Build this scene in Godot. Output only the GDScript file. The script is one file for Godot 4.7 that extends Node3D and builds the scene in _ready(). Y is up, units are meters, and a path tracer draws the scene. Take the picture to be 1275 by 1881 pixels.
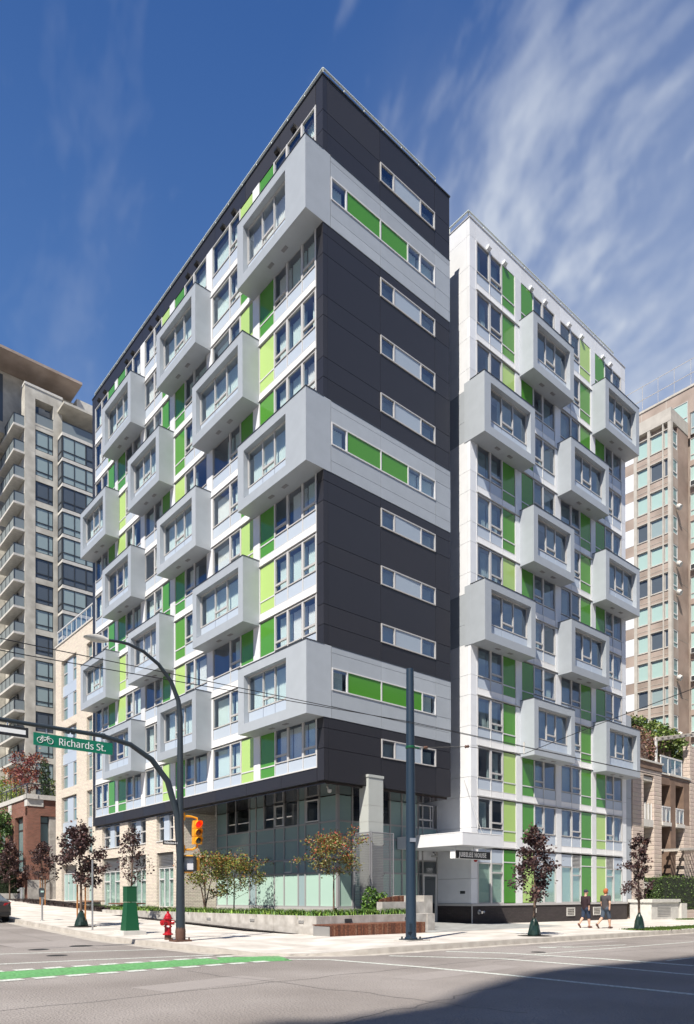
extends Node3D
# Heights are metres above the eye of the camera (y = 0); the pavement at the corner lies at about -1.38.
# x runs along the charcoal front to the right, -z along the long front to the left.

const EXPOSURE := 1.75

var M := {}
var cache := {}
var rng := RandomNumberGenerator.new()


class MB:
	var v := PackedVector3Array()
	var n := PackedVector3Array()
	var c := PackedColorArray()
	var col := Color.WHITE
	var tinted := false

	func tri(a: Vector3, b: Vector3, d: Vector3, na: Vector3, nb: Vector3, nd: Vector3) -> void:
		if (b - a).cross(d - a).dot(na + nb + nd) > 0.0:
			v.append_array([a, d, b])
			n.append_array([na, nd, nb])
		else:
			v.append_array([a, b, d])
			n.append_array([na, nb, nd])
		if tinted:
			c.append_array([col, col, col])

	func quad(a: Vector3, b: Vector3, d: Vector3, e: Vector3, nm: Vector3) -> void:
		tri(a, b, d, nm, nm, nm)
		tri(a, d, e, nm, nm, nm)

	func face(pts: Array, nm: Vector3) -> void:
		for i in range(1, pts.size() - 1):
			tri(pts[0], pts[i], pts[i + 1], nm, nm, nm)

	func obox(t: Transform3D, s: Vector3) -> void:
		var h := s * 0.5
		for ax in 3:
			for sg in [-1.0, 1.0]:
				var nv := Vector3.ZERO
				nv[ax] = sg
				var u := (ax + 1) % 3
				var w := (ax + 2) % 3
				var p := []
				for k in [[-1, -1], [1, -1], [1, 1], [-1, 1]]:
					var q := Vector3.ZERO
					q[ax] = sg * h[ax]
					q[u] = k[0] * h[u]
					q[w] = k[1] * h[w]
					p.append(t * q)
				quad(p[0], p[1], p[2], p[3], (t.basis * nv).normalized())

	func box(lo: Vector3, hi: Vector3) -> void:
		var a := Vector3(minf(lo.x, hi.x), minf(lo.y, hi.y), minf(lo.z, hi.z))
		var b := Vector3(maxf(lo.x, hi.x), maxf(lo.y, hi.y), maxf(lo.z, hi.z))
		obox(Transform3D(Basis(), (a + b) * 0.5), b - a)

	func tube(pts: Array, rad: Array, seg := 8, caps := true) -> void:
		var rings := []
		var nms := []
		var side := Vector3.ZERO
		for i in pts.size():
			var d: Vector3 = (pts[mini(i + 1, pts.size() - 1)] - pts[maxi(i - 1, 0)]).normalized()
			if side == Vector3.ZERO:
				side = d.cross(Vector3.UP if absf(d.y) < 0.9 else Vector3.RIGHT).normalized()
			side = (side - d * side.dot(d)).normalized()
			var up := d.cross(side)
			var r := []
			var q := []
			for k in seg:
				var a := TAU * k / seg
				var nv := side * cos(a) + up * sin(a)
				r.append(pts[i] + nv * rad[mini(i, rad.size() - 1)])
				q.append(nv)
			rings.append(r)
			nms.append(q)
		for i in pts.size() - 1:
			for k in seg:
				var k2 := (k + 1) % seg
				tri(rings[i][k], rings[i][k2], rings[i + 1][k2], nms[i][k], nms[i][k2], nms[i + 1][k2])
				tri(rings[i][k], rings[i + 1][k2], rings[i + 1][k], nms[i][k], nms[i + 1][k2], nms[i + 1][k])
		if caps:
			face(rings[0], (pts[0] - pts[1]).normalized())
			face(rings[-1], (pts[-1] - pts[-2]).normalized())

	func lathe(prof: Array, seg := 16, t := Transform3D()) -> void:   # Vector2(radius, height), from below upwards
		for i in prof.size() - 1:
			var a: Vector2 = prof[i]
			var b: Vector2 = prof[i + 1]
			var nv := Vector2(b.y - a.y, a.x - b.x).normalized()
			for k in seg:
				var p := []
				var q := []
				for kk in [k, k + 1]:
					var w: float = TAU * kk / seg
					p.append(t * Vector3(a.x * cos(w), a.y, a.x * sin(w)))
					p.append(t * Vector3(b.x * cos(w), b.y, b.x * sin(w)))
					q.append((t.basis * Vector3(nv.x * cos(w), nv.y, nv.x * sin(w))).normalized())
				if a.x > 0.0:
					tri(p[0], p[1], p[2], q[0], q[0], q[1])
				if b.x > 0.0:
					tri(p[1], p[3], p[2], q[0], q[1], q[1])

	func prism(poly: PackedVector2Array, t: Transform3D, depth: float) -> void:   # outline in local x, y; thickness along local z from 0 to depth
		var ids := Geometry2D.triangulate_polygon(poly)
		var cw := Geometry2D.is_polygon_clockwise(poly)
		for z in [0.0, depth]:
			var nv := (t.basis * Vector3(0, 0, -1 if z == 0.0 else 1)).normalized() * signf(depth)
			for i in range(0, ids.size(), 3):
				var p := []
				for k in 3:
					var q := poly[ids[i + k]]
					p.append(t * Vector3(q.x, q.y, z))
				tri(p[0], p[1], p[2], nv, nv, nv)
		for i in poly.size():
			var a := poly[i]
			var b := poly[(i + 1) % poly.size()]
			var e := (b - a).normalized()
			var o := Vector2(e.y, -e.x) * (-1.0 if cw else 1.0)
			quad(t * Vector3(a.x, a.y, 0), t * Vector3(b.x, b.y, 0), t * Vector3(b.x, b.y, depth), t * Vector3(a.x, a.y, depth), (t.basis * Vector3(o.x, o.y, 0)).normalized())

	func done() -> ArrayMesh:
		var ar := []
		ar.resize(Mesh.ARRAY_MAX)
		ar[Mesh.ARRAY_VERTEX] = v
		ar[Mesh.ARRAY_NORMAL] = n
		if tinted:
			ar[Mesh.ARRAY_COLOR] = c
		var m := ArrayMesh.new()
		m.add_surface_from_arrays(Mesh.PRIMITIVE_TRIANGLES, ar)
		return m


func thing(called: String, label: String, category: String, at := Vector3.ZERO, group := "", turn := 0.0) -> Node3D:
	var o := Node3D.new()
	o.name = called
	add_child(o, true)
	o.position = at
	o.rotation.y = turn
	o.set_meta("label", label)
	o.set_meta("category", category)
	if group:
		o.set_meta("group", group)
	return o


func part(par: Node3D, called: String, mesh: Mesh, mat: Material, t := Transform3D()) -> MeshInstance3D:
	var o := MeshInstance3D.new()
	o.name = called
	o.mesh = mesh
	o.material_override = mat
	o.transform = t
	par.add_child(o, true)
	return o


func wpart(par: Node3D, called: String, mesh: Mesh, mat: Material) -> MeshInstance3D:   # a mesh written in world metres
	return part(par, called, mesh, mat, par.global_transform.affine_inverse())


func stuff(o: MeshInstance3D) -> MeshInstance3D:
	o.set_meta("kind", "stuff")
	return o


func single(called: String, label: String, category: String, mesh: Mesh, mat: Material, t := Transform3D(), group := "") -> MeshInstance3D:
	var o := part(self, called, mesh, mat, t)
	o.set_meta("label", label)
	o.set_meta("category", category)
	if group:
		o.set_meta("group", group)
	return o


func struct(called: String, mesh: Mesh, mat: Material, label: String, t := Transform3D()) -> MeshInstance3D:
	var o := part(self, called, mesh, mat, t)
	o.set_meta("kind", "structure")
	o.set_meta("label", label)
	return o


func bm(s: Vector3) -> BoxMesh:
	var key := "b%.3f,%.3f,%.3f" % [s.x, s.y, s.z]
	if not cache.has(key):
		var b := BoxMesh.new()
		b.size = s
		cache[key] = b
	return cache[key]


func pbox(par: Node3D, called: String, lo: Vector3, hi: Vector3, mat: Material) -> MeshInstance3D:
	return part(par, called, bm((hi - lo).abs()), mat, Transform3D(Basis(), (lo + hi) * 0.5 - par.position))


# a front: side 0 faces -x (its lateral coordinate runs along -z), side 1 faces +z (along +x); pl is the plane it lies in
var PL := [0.0, 0.0]

func fx(side: int, s: float, y: float, o: float) -> Vector3:
	return Vector3(PL[0] - o, y, -s) if side == 0 else Vector3(s, y, PL[1] + o)

func tone(m: Material, called: String) -> Material:   # cladding panels come in slightly different batches
	if called in ["cladding_panel", "slab_band", "bay_box", "pier"] and M.has(m.resource_name + "_1"):
		var k := rng.randi() % 5
		return M[m.resource_name] if k < 3 else M["%s_%d" % [m.resource_name, k - 2]]
	return m

func pf(par: Node3D, called: String, side: int, s0: float, s1: float, y0: float, y1: float, o0: float, o1: float, mat: Material) -> MeshInstance3D:
	var a := fx(side, s0, y0, o0)
	var b := fx(side, s1, y1, o1)
	mat = tone(mat, called)
	return part(par, called, bm((b - a).abs()), mat, par.global_transform.affine_inverse() * Transform3D(Basis(), (a + b) * 0.5))

func gpos(p: Node3D) -> Vector3:
	var r := Vector3.ZERO
	while p != self:
		r += p.position
		p = p.get_parent()
	return r

func sb(side: int) -> Basis:
	return Basis(Vector3(0, 0, 1), Vector3(0, 1, 0), Vector3(-1, 0, 0)) if side == 0 else Basis()


func mat(called: String, c: Color, rough := 0.7, metal := 0.0) -> StandardMaterial3D:   # c is a linear base colour
	var m := StandardMaterial3D.new()
	m.resource_name = called
	m.albedo_color = c.linear_to_srgb()
	m.roughness = rough
	m.metallic = metal
	M[called] = m
	return m


func noise_tex(freq: float, lo: Color, hi: Color, size := 512, oct := 4, kind := FastNoiseLite.TYPE_SIMPLEX_SMOOTH, sd := 1) -> NoiseTexture2D:
	var f := FastNoiseLite.new()
	f.seed = sd
	f.noise_type = kind
	f.frequency = freq
	f.fractal_octaves = oct
	var t := NoiseTexture2D.new()
	t.width = size
	t.height = size
	t.seamless = true
	t.noise = f
	var g := Gradient.new()
	g.set_color(0, lo)
	g.set_color(1, hi)
	t.color_ramp = g
	return t


func bump_tex(freq: float, strength: float, size := 512, oct := 4, sd := 3) -> NoiseTexture2D:
	var t := noise_tex(freq, Color.BLACK, Color.WHITE, size, oct, FastNoiseLite.TYPE_SIMPLEX_SMOOTH, sd)
	t.color_ramp = null
	t.as_normal_map = true
	t.bump_strength = strength
	return t


func textured(m: StandardMaterial3D, tex: Texture2D, scale: float, nrm: Texture2D = null, nstr := 1.0) -> void:
	m.albedo_texture = tex
	m.uv1_triplanar = true
	m.uv1_world_triplanar = true
	m.uv1_scale = Vector3(scale, scale, scale)
	if nrm:
		m.normal_enabled = true
		m.normal_texture = nrm
		m.normal_scale = nstr


func detail(m: StandardMaterial3D, tex: Texture2D, scale: float) -> void:
	m.detail_enabled = true
	m.detail_blend_mode = BaseMaterial3D.BLEND_MODE_MUL
	m.detail_albedo = tex
	m.detail_uv_layer = BaseMaterial3D.DETAIL_UV_2
	m.uv2_triplanar = true
	m.uv2_world_triplanar = true
	m.uv2_scale = Vector3(scale, scale, scale)


func brick_mat(called: String, base: Color, mortar: Color, bw: float, bh: float, vary: float) -> StandardMaterial3D:
	# running bond, one sheet of 8 x 24 bricks: colour and relief only, for walls whose bricks are a few pixels across
	var W := 512
	var H := 512
	var im := Image.create(W, H, false, Image.FORMAT_RGB8)
	var hm := Image.create(W, H, false, Image.FORMAT_RGB8)
	var r := RandomNumberGenerator.new()
	r.seed = 77
	im.fill(mortar.linear_to_srgb())
	hm.fill(Color(0.2, 0.2, 0.2))
	for row in 24:
		for k in 9:
			var x := int(k * 64.0 - (32.0 if row % 2 else 0.0))
			var y := int(row * H / 24.0)
			var f := 1.0 + (r.randf() - 0.5) * vary
			var cc := Color(base.r * f, base.g * f * (1.0 + (r.randf() - 0.5) * 0.06), base.b * f).linear_to_srgb()
			im.fill_rect(Rect2i(x + 2, y + 2, 61, 18), cc)
			hm.fill_rect(Rect2i(x + 2, y + 2, 61, 18), Color(0.75, 0.75, 0.75))
			hm.fill_rect(Rect2i(x + 3, y + 3, 59, 16), Color(0.9, 0.9, 0.9))
	hm.bump_map_to_normal_map(3.0)
	var m := mat(called, Color.WHITE, 0.85)
	m.albedo_texture = ImageTexture.create_from_image(im)
	m.normal_enabled = true
	m.normal_texture = ImageTexture.create_from_image(hm)
	m.uv1_triplanar = true
	m.uv1_world_triplanar = true
	m.uv1_triplanar_sharpness = 8.0
	m.uv1_scale = Vector3(1.0 / (8.0 * bw), 1.0 / (24.0 * bh), 1.0 / (8.0 * bw))
	return m


func materials() -> void:
	var mott := noise_tex(0.01, Color(0.9, 0.9, 0.9), Color(1, 1, 1), 512, 5)
	var clean := noise_tex(0.008, Color(0.965, 0.965, 0.965), Color(1, 1, 1), 512, 4, FastNoiseLite.TYPE_SIMPLEX_SMOOTH, 4)
	var mott2 := noise_tex(0.006, Color(0.8, 0.79, 0.78), Color(1, 1, 1), 512, 6, FastNoiseLite.TYPE_SIMPLEX_SMOOTH, 9)
	var fine := noise_tex(0.25, Color(0.72, 0.72, 0.72), Color(1, 1, 1), 512, 3, FastNoiseLite.TYPE_VALUE, 5)
	var rough_n := bump_tex(0.12, 6.0)
	# cladding
	for d in [["white_panel", Color(0.72, 0.735, 0.76), 0.42], ["grey_panel", Color(0.36, 0.392, 0.428), 0.4], ["charcoal", Color(0.022, 0.0215, 0.027), 0.42], ["white_band", Color(0.82, 0.82, 0.82), 0.45]]:
		for k in 3:
			var f: float = [1.0, 0.93, 1.06][k]
			textured(mat(d[0] if k == 0 else "%s_%d" % [d[0], k], Color(d[1].r * f, d[1].g * f, d[1].b * f), d[2] + 0.05 * k), clean, 0.3)
	mat("blue_panel", Color(0.43, 0.49, 0.57), 0.3)
	mat("frame", Color(0.45, 0.44, 0.43), 0.4)
	mat("frame_light", Color(0.6, 0.6, 0.6), 0.35)
	mat("dark_gap", Color(0.05, 0.05, 0.055), 0.6)
	mat("green_glass", Color(0.07, 0.25, 0.03), 0.12)
	mat("lime_glass", Color(0.38, 0.55, 0.17), 0.12)
	mat("teal_panel", Color(0.25, 0.36, 0.355), 0.14)
	mat("mint_glass", Color(0.42, 0.59, 0.51), 0.1)
	mat("frost_panel", Color(0.33, 0.39, 0.46), 0.3)
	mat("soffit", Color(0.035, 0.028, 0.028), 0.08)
	mat("interior", Color(0.3, 0.29, 0.28), 0.9)
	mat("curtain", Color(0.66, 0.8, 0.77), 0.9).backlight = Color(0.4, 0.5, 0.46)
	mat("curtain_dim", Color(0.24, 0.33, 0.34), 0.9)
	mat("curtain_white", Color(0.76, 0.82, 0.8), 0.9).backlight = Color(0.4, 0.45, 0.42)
	var one := Image.create(4, 4, false, Image.FORMAT_RGB8)
	one.fill(Color.WHITE)
	var onet := ImageTexture.create_from_image(one)
	for d in [["glass", Color(0.7, 0.78, 0.88, 0.16), 0.02], ["glass_dark", Color(0.5, 0.56, 0.6, 0.2), 0.02], ["glass_clear", Color(0.8, 0.9, 0.9, 0.2), 0.03]]:
		var g := mat(d[0], d[1], d[2], 1.0)
		g.albedo_color = Color(d[1].r, d[1].g, d[1].b, d[1].a)
		g.transparency = BaseMaterial3D.TRANSPARENCY_ALPHA
		g.albedo_texture = onet
	mat("metal", Color(0.5, 0.5, 0.5), 0.35, 0.8)
	mat("rail", Color(0.55, 0.6, 0.58), 0.5)
	mat("black", Color(0.015, 0.015, 0.016), 0.4)
	# ground
	var grain := noise_tex(0.16, Color(0.58, 0.58, 0.58), Color(1, 1, 1), 1024, 4, FastNoiseLite.TYPE_SIMPLEX, 15)
	var worn := noise_tex(0.035, Color(0.62, 0.66, 0.62), Color(1, 1, 1), 512, 6, FastNoiseLite.TYPE_SIMPLEX, 16)
	var asp := mat("asphalt", Color(0.5, 0.458, 0.436), 0.9)
	textured(asp, grain, 0.3, rough_n, 0.6)
	detail(asp, mott2, 0.06)
	var pav := mat("pavement", Color(0.63, 0.6, 0.56), 0.9)
	textured(pav, mott2, 0.2, rough_n, 0.12)
	var pav2 := mat("entry_paving", Color(0.33, 0.34, 0.34), 0.85)
	textured(pav2, mott2, 0.4, rough_n, 0.12)
	textured(mat("kerb", Color(0.47, 0.44, 0.4), 0.9), mott2, 0.6, rough_n, 0.3)
	textured(mat("concrete", Color(0.52, 0.5, 0.47), 0.85), mott2, 0.5, rough_n, 0.12)
	textured(mat("concrete_tower", Color(0.58, 0.565, 0.51), 0.85), mott2, 0.15)
	textured(mat("concrete_pale", Color(0.6, 0.585, 0.55), 0.85), mott, 0.4)
	textured(mat("stack_grey", Color(0.43, 0.45, 0.43), 0.7), clean, 0.3)
	textured(mat("paint_white", Color(0.78, 0.78, 0.76), 0.7), worn, 0.6)
	textured(mat("paint_green", Color(0.16, 0.44, 0.16), 0.75), worn, 0.45)
	textured(mat("soil", Color(0.035, 0.026, 0.02), 0.95), fine, 2.0, rough_n, 1.0)
	textured(mat("mulch", Color(0.05, 0.04, 0.038), 0.95), fine, 3.0, rough_n, 1.0)
	# other buildings
	brick_mat("cream_brick", Color(0.7, 0.63, 0.54), Color(0.3, 0.25, 0.2), 0.24, 0.09, 0.16)
	brick_mat("red_brick", Color(0.23, 0.092, 0.062), Color(0.2, 0.16, 0.135), 0.24, 0.09, 0.35)
	brick_mat("dark_brick", Color(0.045, 0.036, 0.036), Color(0.03, 0.026, 0.026), 0.3, 0.08, 0.3)
	textured(mat("beige", Color(0.42, 0.345, 0.3), 0.85), mott2, 0.1)
	textured(mat("beige_rib", Color(0.5, 0.47, 0.425), 0.85), mott, 0.2)
	textured(mat("pink_wall", Color(0.36, 0.265, 0.22), 0.85), mott2, 0.1)
	textured(mat("brown_stucco", Color(0.23, 0.155, 0.115), 0.9), mott2, 0.2)
	brick_mat("stone", Color(0.5, 0.42, 0.365), Color(0.43, 0.36, 0.31), 0.5, 0.3, 0.08)
	mat("tower_glass", Color(0.085, 0.105, 0.13), 0.05)
	mat("tower_blind", Color(0.27, 0.345, 0.36), 0.12)
	mat("rail_glass", Color(0.2, 0.235, 0.25), 0.1)
	mat("frame_dark", Color(0.33, 0.33, 0.33), 0.4)
	mat("trellis_grey", Color(0.2, 0.2, 0.215), 0.5)
	mat("teal_light", Color(0.3, 0.4, 0.42), 0.2)
	mat("mint_dim", Color(0.3, 0.44, 0.39), 0.15)
	mat("mullion", Color(0.035, 0.04, 0.045), 0.4)
	mat("aqua_glass", Color(0.36, 0.5, 0.475), 0.12)
	mat("slate_glass", Color(0.16, 0.24, 0.25), 0.06)
	# small things
	mat("pole_blue", Color(0.012, 0.028, 0.05), 0.45)
	mat("pole_grey", Color(0.022, 0.032, 0.042), 0.45)
	mat("rust", Color(0.1, 0.05, 0.035), 0.8)
	mat("signal_yellow", Color(0.75, 0.32, 0.015), 0.4)
	mat("sign_green", Color(0.0, 0.16, 0.09), 0.4)
	mat("sign_white", Color(0.8, 0.8, 0.8), 0.5)
	mat("hydrant_red", Color(0.36, 0.008, 0.016), 0.3)
	mat("box_green", Color(0.006, 0.075, 0.03), 0.35)
	var wood := mat("wood", Color(0.26, 0.1, 0.055), 0.6)
	textured(wood, noise_tex(0.02, Color(0.6, 0.55, 0.5), Color(1, 1, 1), 256, 4, FastNoiseLite.TYPE_SIMPLEX_SMOOTH, 21), 2.0)
	var wood2 := mat("wood_dark", Color(0.16, 0.065, 0.04), 0.6)
	textured(wood2, wood.albedo_texture, 2.0)
	var wood3 := mat("wood_pale", Color(0.32, 0.17, 0.11), 0.65)
	textured(wood3, wood.albedo_texture, 2.0)
	mat("bag", Color(0.012, 0.03, 0.024), 0.3)
	mat("stake", Color(0.45, 0.2, 0.07), 0.7)
	textured(mat("bark", Color(0.22, 0.15, 0.11), 0.9), fine, 3.0, rough_n, 1.0)
	for d in [["leaves", 0.55], ["petals", 0.55]]:
		var l := mat(d[0], Color.WHITE, d[1])
		l.vertex_color_use_as_albedo = true
		l.backlight = Color(0.35, 0.35, 0.35)
	mat("skin", Color(0.52, 0.31, 0.22), 0.55)
	mat("tyre", Color(0.012, 0.012, 0.012), 0.8)
	mat("car_paint", Color(0.022, 0.016, 0.014), 0.2, 0.2).clearcoat_enabled = true
	mat("lens_red_off", Color(0.3, 0.01, 0.015), 0.15)
	var red := mat("lens_red", Color(0.6, 0.01, 0.015), 0.3)
	red.emission_enabled = true
	red.emission = Color(1.0, 0.05, 0.06)
	red.emission_energy_multiplier = 0.9
	mat("lens_amber", Color(0.16, 0.06, 0.015), 0.2)
	mat("lens_green", Color(0.04, 0.055, 0.045), 0.2)
	mat("pale_lens", Color(0.5, 0.5, 0.54), 0.3)


func sky_image() -> Image:
	var W := 2048
	var H := 1024
	var im := Image.create(W, H, false, Image.FORMAT_RGBF)
	var big := FastNoiseLite.new()
	big.seed = 5
	big.frequency = 1.1
	big.fractal_octaves = 3
	var mid := FastNoiseLite.new()
	mid.seed = 12
	mid.frequency = 1.0
	mid.fractal_octaves = 6
	mid.fractal_gain = 0.56
	var wrp := FastNoiseLite.new()
	wrp.seed = 31
	wrp.frequency = 1.6
	wrp.fractal_octaves = 3
	var top := Color(0.024, 0.068, 0.2)
	var hor := Color(0.125, 0.25, 0.49)
	var low := Color(0.3, 0.37, 0.48)
	var cl := Color(0.34, 0.375, 0.44)
	var gnd := Color(0.17, 0.165, 0.16)
	for yy in H:
		var el := (0.5 - (yy + 0.5) / H) * PI
		var sy := sin(el)
		if el < 0.0:
			im.fill_rect(Rect2i(0, yy, W, 1), gnd)
			continue
		var t := pow(clampf(1.0 - sy / 0.8, 0.0, 1.0), 1.1)
		var base := top.lerp(hor, t).lerp(low, pow(clampf(1.0 - sy, 0, 1), 7.0) * 0.8)
		var cy := cos(el)
		for xx in W:
			var az := (xx + 0.5) / W * TAU
			var px := sin(az) * cy / (sy + 0.08)
			var pz := -cos(az) * cy / (sy + 0.08)
			var wx := wrp.get_noise_2d(px, pz) * 0.09
			var wz := wrp.get_noise_2d(px + 40.0, pz + 7.0) * 0.09
			var qx := px + pz * 0.22
			var b := big.get_noise_2d(qx * 1.9 + 3.1, pz * 0.8 + 1.0)
			var f := mid.get_noise_2d((qx + wx) * 8.0, (pz + wz) * 2.6)
			var f2 := mid.get_noise_2d((qx + wz * 0.5) * 26.0 + 50.0, (pz + wx) * 8.0 + px * 5.0)
			# wind-drawn cirrus, thicker over one half of the sky (round +x)
			var lean := smoothstep(0.62, 0.97, 0.5 + 0.5 * sin(az))
			var veil := smoothstep(0.42, 1.1, px + b * 0.34) * 0.84
			var f3 := mid.get_noise_2d((qx + wx) * 16.0 + 9.0, (pz + wz) * 9.0 + 3.0)
			var wisp := clampf(b * 0.7 + f * 0.6 + f3 * 0.45 + f2 * 0.3 - 0.2 + lean * 0.16, 0.0, 1.0)
			var d := veil * clampf(0.52 + 2.0 * t, 0.0, 1.0) * (0.74 + f * 0.22 + f3 * 0.3 + f2 * 0.2) + wisp * (0.1 + 0.44 * lean)
			im.set_pixel(xx, yy, base.lerp(cl, clampf(d, 0.0, 0.9)))
	return im


func g(x: float, z: float) -> float:   # height of the pavement
	return -1.38 + 0.033 * clampf(-z - 0.5, 0.0, 70.0) - 0.006 * clampf(x + 3.0, 0.0, 90.0)


# ---------------------------------------------------------------- windows and facade pieces
func frame_mesh(w: float, h: float, transoms: Array, mulls: Array, t := 0.055, dep := 0.09) -> ArrayMesh:
	var key := "f%.2f,%.2f,%s,%s,%.3f" % [w, h, str(transoms), str(mulls), t]
	if cache.has(key):
		return cache[key]
	var b := MB.new()
	var z0 := -dep + 0.02
	b.box(Vector3(0, 0, z0), Vector3(t, h, 0.02))
	b.box(Vector3(w - t, 0, z0), Vector3(w, h, 0.02))
	b.box(Vector3(t, 0, z0), Vector3(w - t, t, 0.02))
	b.box(Vector3(t, h - t, z0), Vector3(w - t, h, 0.02))
	for m in mulls:
		b.box(Vector3(m - t * 0.6, t, z0), Vector3(m + t * 0.6, h - t, 0.018))
	for q in transoms:   # [y, x0, x1]
		b.box(Vector3(maxf(q[1], t), q[0] - t * 0.8, z0), Vector3(minf(q[2], w - t), q[0] + t * 0.8, 0.024))
	cache[key] = b.done()
	return cache[key]


func curtain_mesh(w: float, h: float) -> ArrayMesh:
	w = snappedf(w, 0.05)
	h = snappedf(h, 0.05)
	var key := "c%.2f,%.2f" % [w, h]
	if cache.has(key):
		return cache[key]
	var b := MB.new()
	var k := int(w / 0.06) + 1
	var p := []
	for i in k + 1:
		p.append(Vector3(w * i / k, 0, 0.035 * (1 if i % 2 else -1)))
	for i in k:
		var d: Vector3 = p[i + 1] - p[i]
		b.quad(p[i], p[i + 1], p[i + 1] + Vector3(0, h, 0), p[i] + Vector3(0, h, 0), Vector3(-d.z, 0, d.x).normalized())
	cache[key] = b.done()
	return cache[key]


# a window between s0 and s1 (lateral), y0 and y1; mulls / transoms in the window's own metres from its left bottom corner
func window(par: Node3D, side: int, s0: float, s1: float, y0: float, y1: float, transoms := [], mulls := [], drape := -1.0, o := 0.0, glass := "glass", fmat := "frame") -> MeshInstance3D:
	var w := s1 - s0
	var h := y1 - y0
	var org := fx(side, s1 if side == 0 else s0, y0, o)
	var fr := part(par, "window", frame_mesh(w, h, transoms, mulls), M[fmat], Transform3D(sb(side), org - gpos(par)))
	var cuts := [0.0]
	cuts.append_array(mulls)
	cuts.append(w)
	for i in cuts.size() - 1:
		var a: float = cuts[i] + 0.03
		var b: float = cuts[i + 1] - 0.03
		part(fr, "pane", bm(Vector3(snappedf(b - a, 0.01), snappedf(h - 0.06, 0.01), 0.012)), M[glass], Transform3D(Basis.from_euler(Vector3(rng.randfn(0, 0.006), rng.randfn(0, 0.008), 0)), Vector3((a + b) * 0.5, h * 0.5, -0.035)))
	if drape < 0.0:
		drape = rng.randf() if side == 0 else 0.35 + 0.75 * rng.randf()
	if drape < 0.93:
		var cw := w - 0.06
		var cx := 0.03
		if drape > 0.76:
			cw = w * rng.randf_range(0.35, 0.7)
			cx = 0.03 if rng.randf() < 0.5 else w - cw - 0.03
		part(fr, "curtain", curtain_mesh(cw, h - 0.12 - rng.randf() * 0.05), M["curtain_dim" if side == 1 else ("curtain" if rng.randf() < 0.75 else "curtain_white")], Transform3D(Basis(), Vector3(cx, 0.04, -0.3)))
	return fr


func green(par: Node3D, side: int, s0: float, s1: float, head: float, ch: String) -> void:
	var m: Material = M["lime_glass" if ch == "l" else "green_glass"]
	var t := 0.03
	pf(par, "green_panel", side, s0 + t, s1 - t, head - 1.66, head - t, -0.08, -0.012, m)
	pf(par, "green_panel", side, s0 + t, s1 - t, head - 2.25, head - 1.72, -0.08, -0.012, m)


func bay(par: Node3D, side: int, segs: Array, head: float, gcol: String, rails: MB, last := false) -> void:
	# window / green / pier pieces of one storey of one bay, from the window head down to the next head
	var lo: float = segs[0][1]
	var hi: float = segs[-1][2]
	var ft := 2.25 if last else 2.62
	for sgm in segs:
		var a: float = sgm[1]
		var b: float = sgm[2]
		if sgm[0] == "p":
			pf(par, "pier", side, a + 0.02, b - 0.02, head - ft, head - 0.02, -0.14, 0.03, M.white_panel)
			continue
		if sgm[0] == "g":
			green(par, side, a, b, head, gcol)
			mbox(rails, side, a + 0.03, b - 0.03, head - 1.72, head - 1.66, -0.1, 0.012)
		else:
			var tr := []
			if sgm[0] == "t":
				tr = [[0.36, 0.0, 9.0]]
			window(par, side, a + 0.02, b - 0.02, head - 1.66, head - 0.02, tr)
			pf(par, "spandrel_panel", side, a + 0.03, b - 0.03, head - 2.25, head - 1.69, -0.08, -0.015, M.blue_panel)
		mbox(rails, side, a - 0.018, a + 0.018, head - ft, head, -0.1, 0.022)
	var wl := lo
	var wh := hi
	if segs[0][0] == "p":
		wl = segs[0][2]
	if segs[-1][0] == "p":
		wh = segs[-1][1]
	mbox(rails, side, wh - 0.018, wh + 0.018, head - ft, head, -0.1, 0.022)
	if last:
		return
	pf(par, "slab_band", side, wl + 0.02, wh - 0.02, head - 2.6, head - 2.27, -0.1, 0.008, M.white_band)
	mbox(rails, side, wl + 0.02, wh - 0.02, head - 2.27, head - 2.25, -0.1, 0.016)
	# the drip flashing under the band and the gap below it
	pf(par, "flashing", side, lo, hi, head - 2.66, head - 2.63, -0.1, 0.07, M.frame_light)


func mbox(b: MB, side: int, s0: float, s1: float, y0: float, y1: float, o0: float, o1: float) -> void:
	b.box(fx(side, s0, y0, o0), fx(side, s1, y1, o1))


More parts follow.
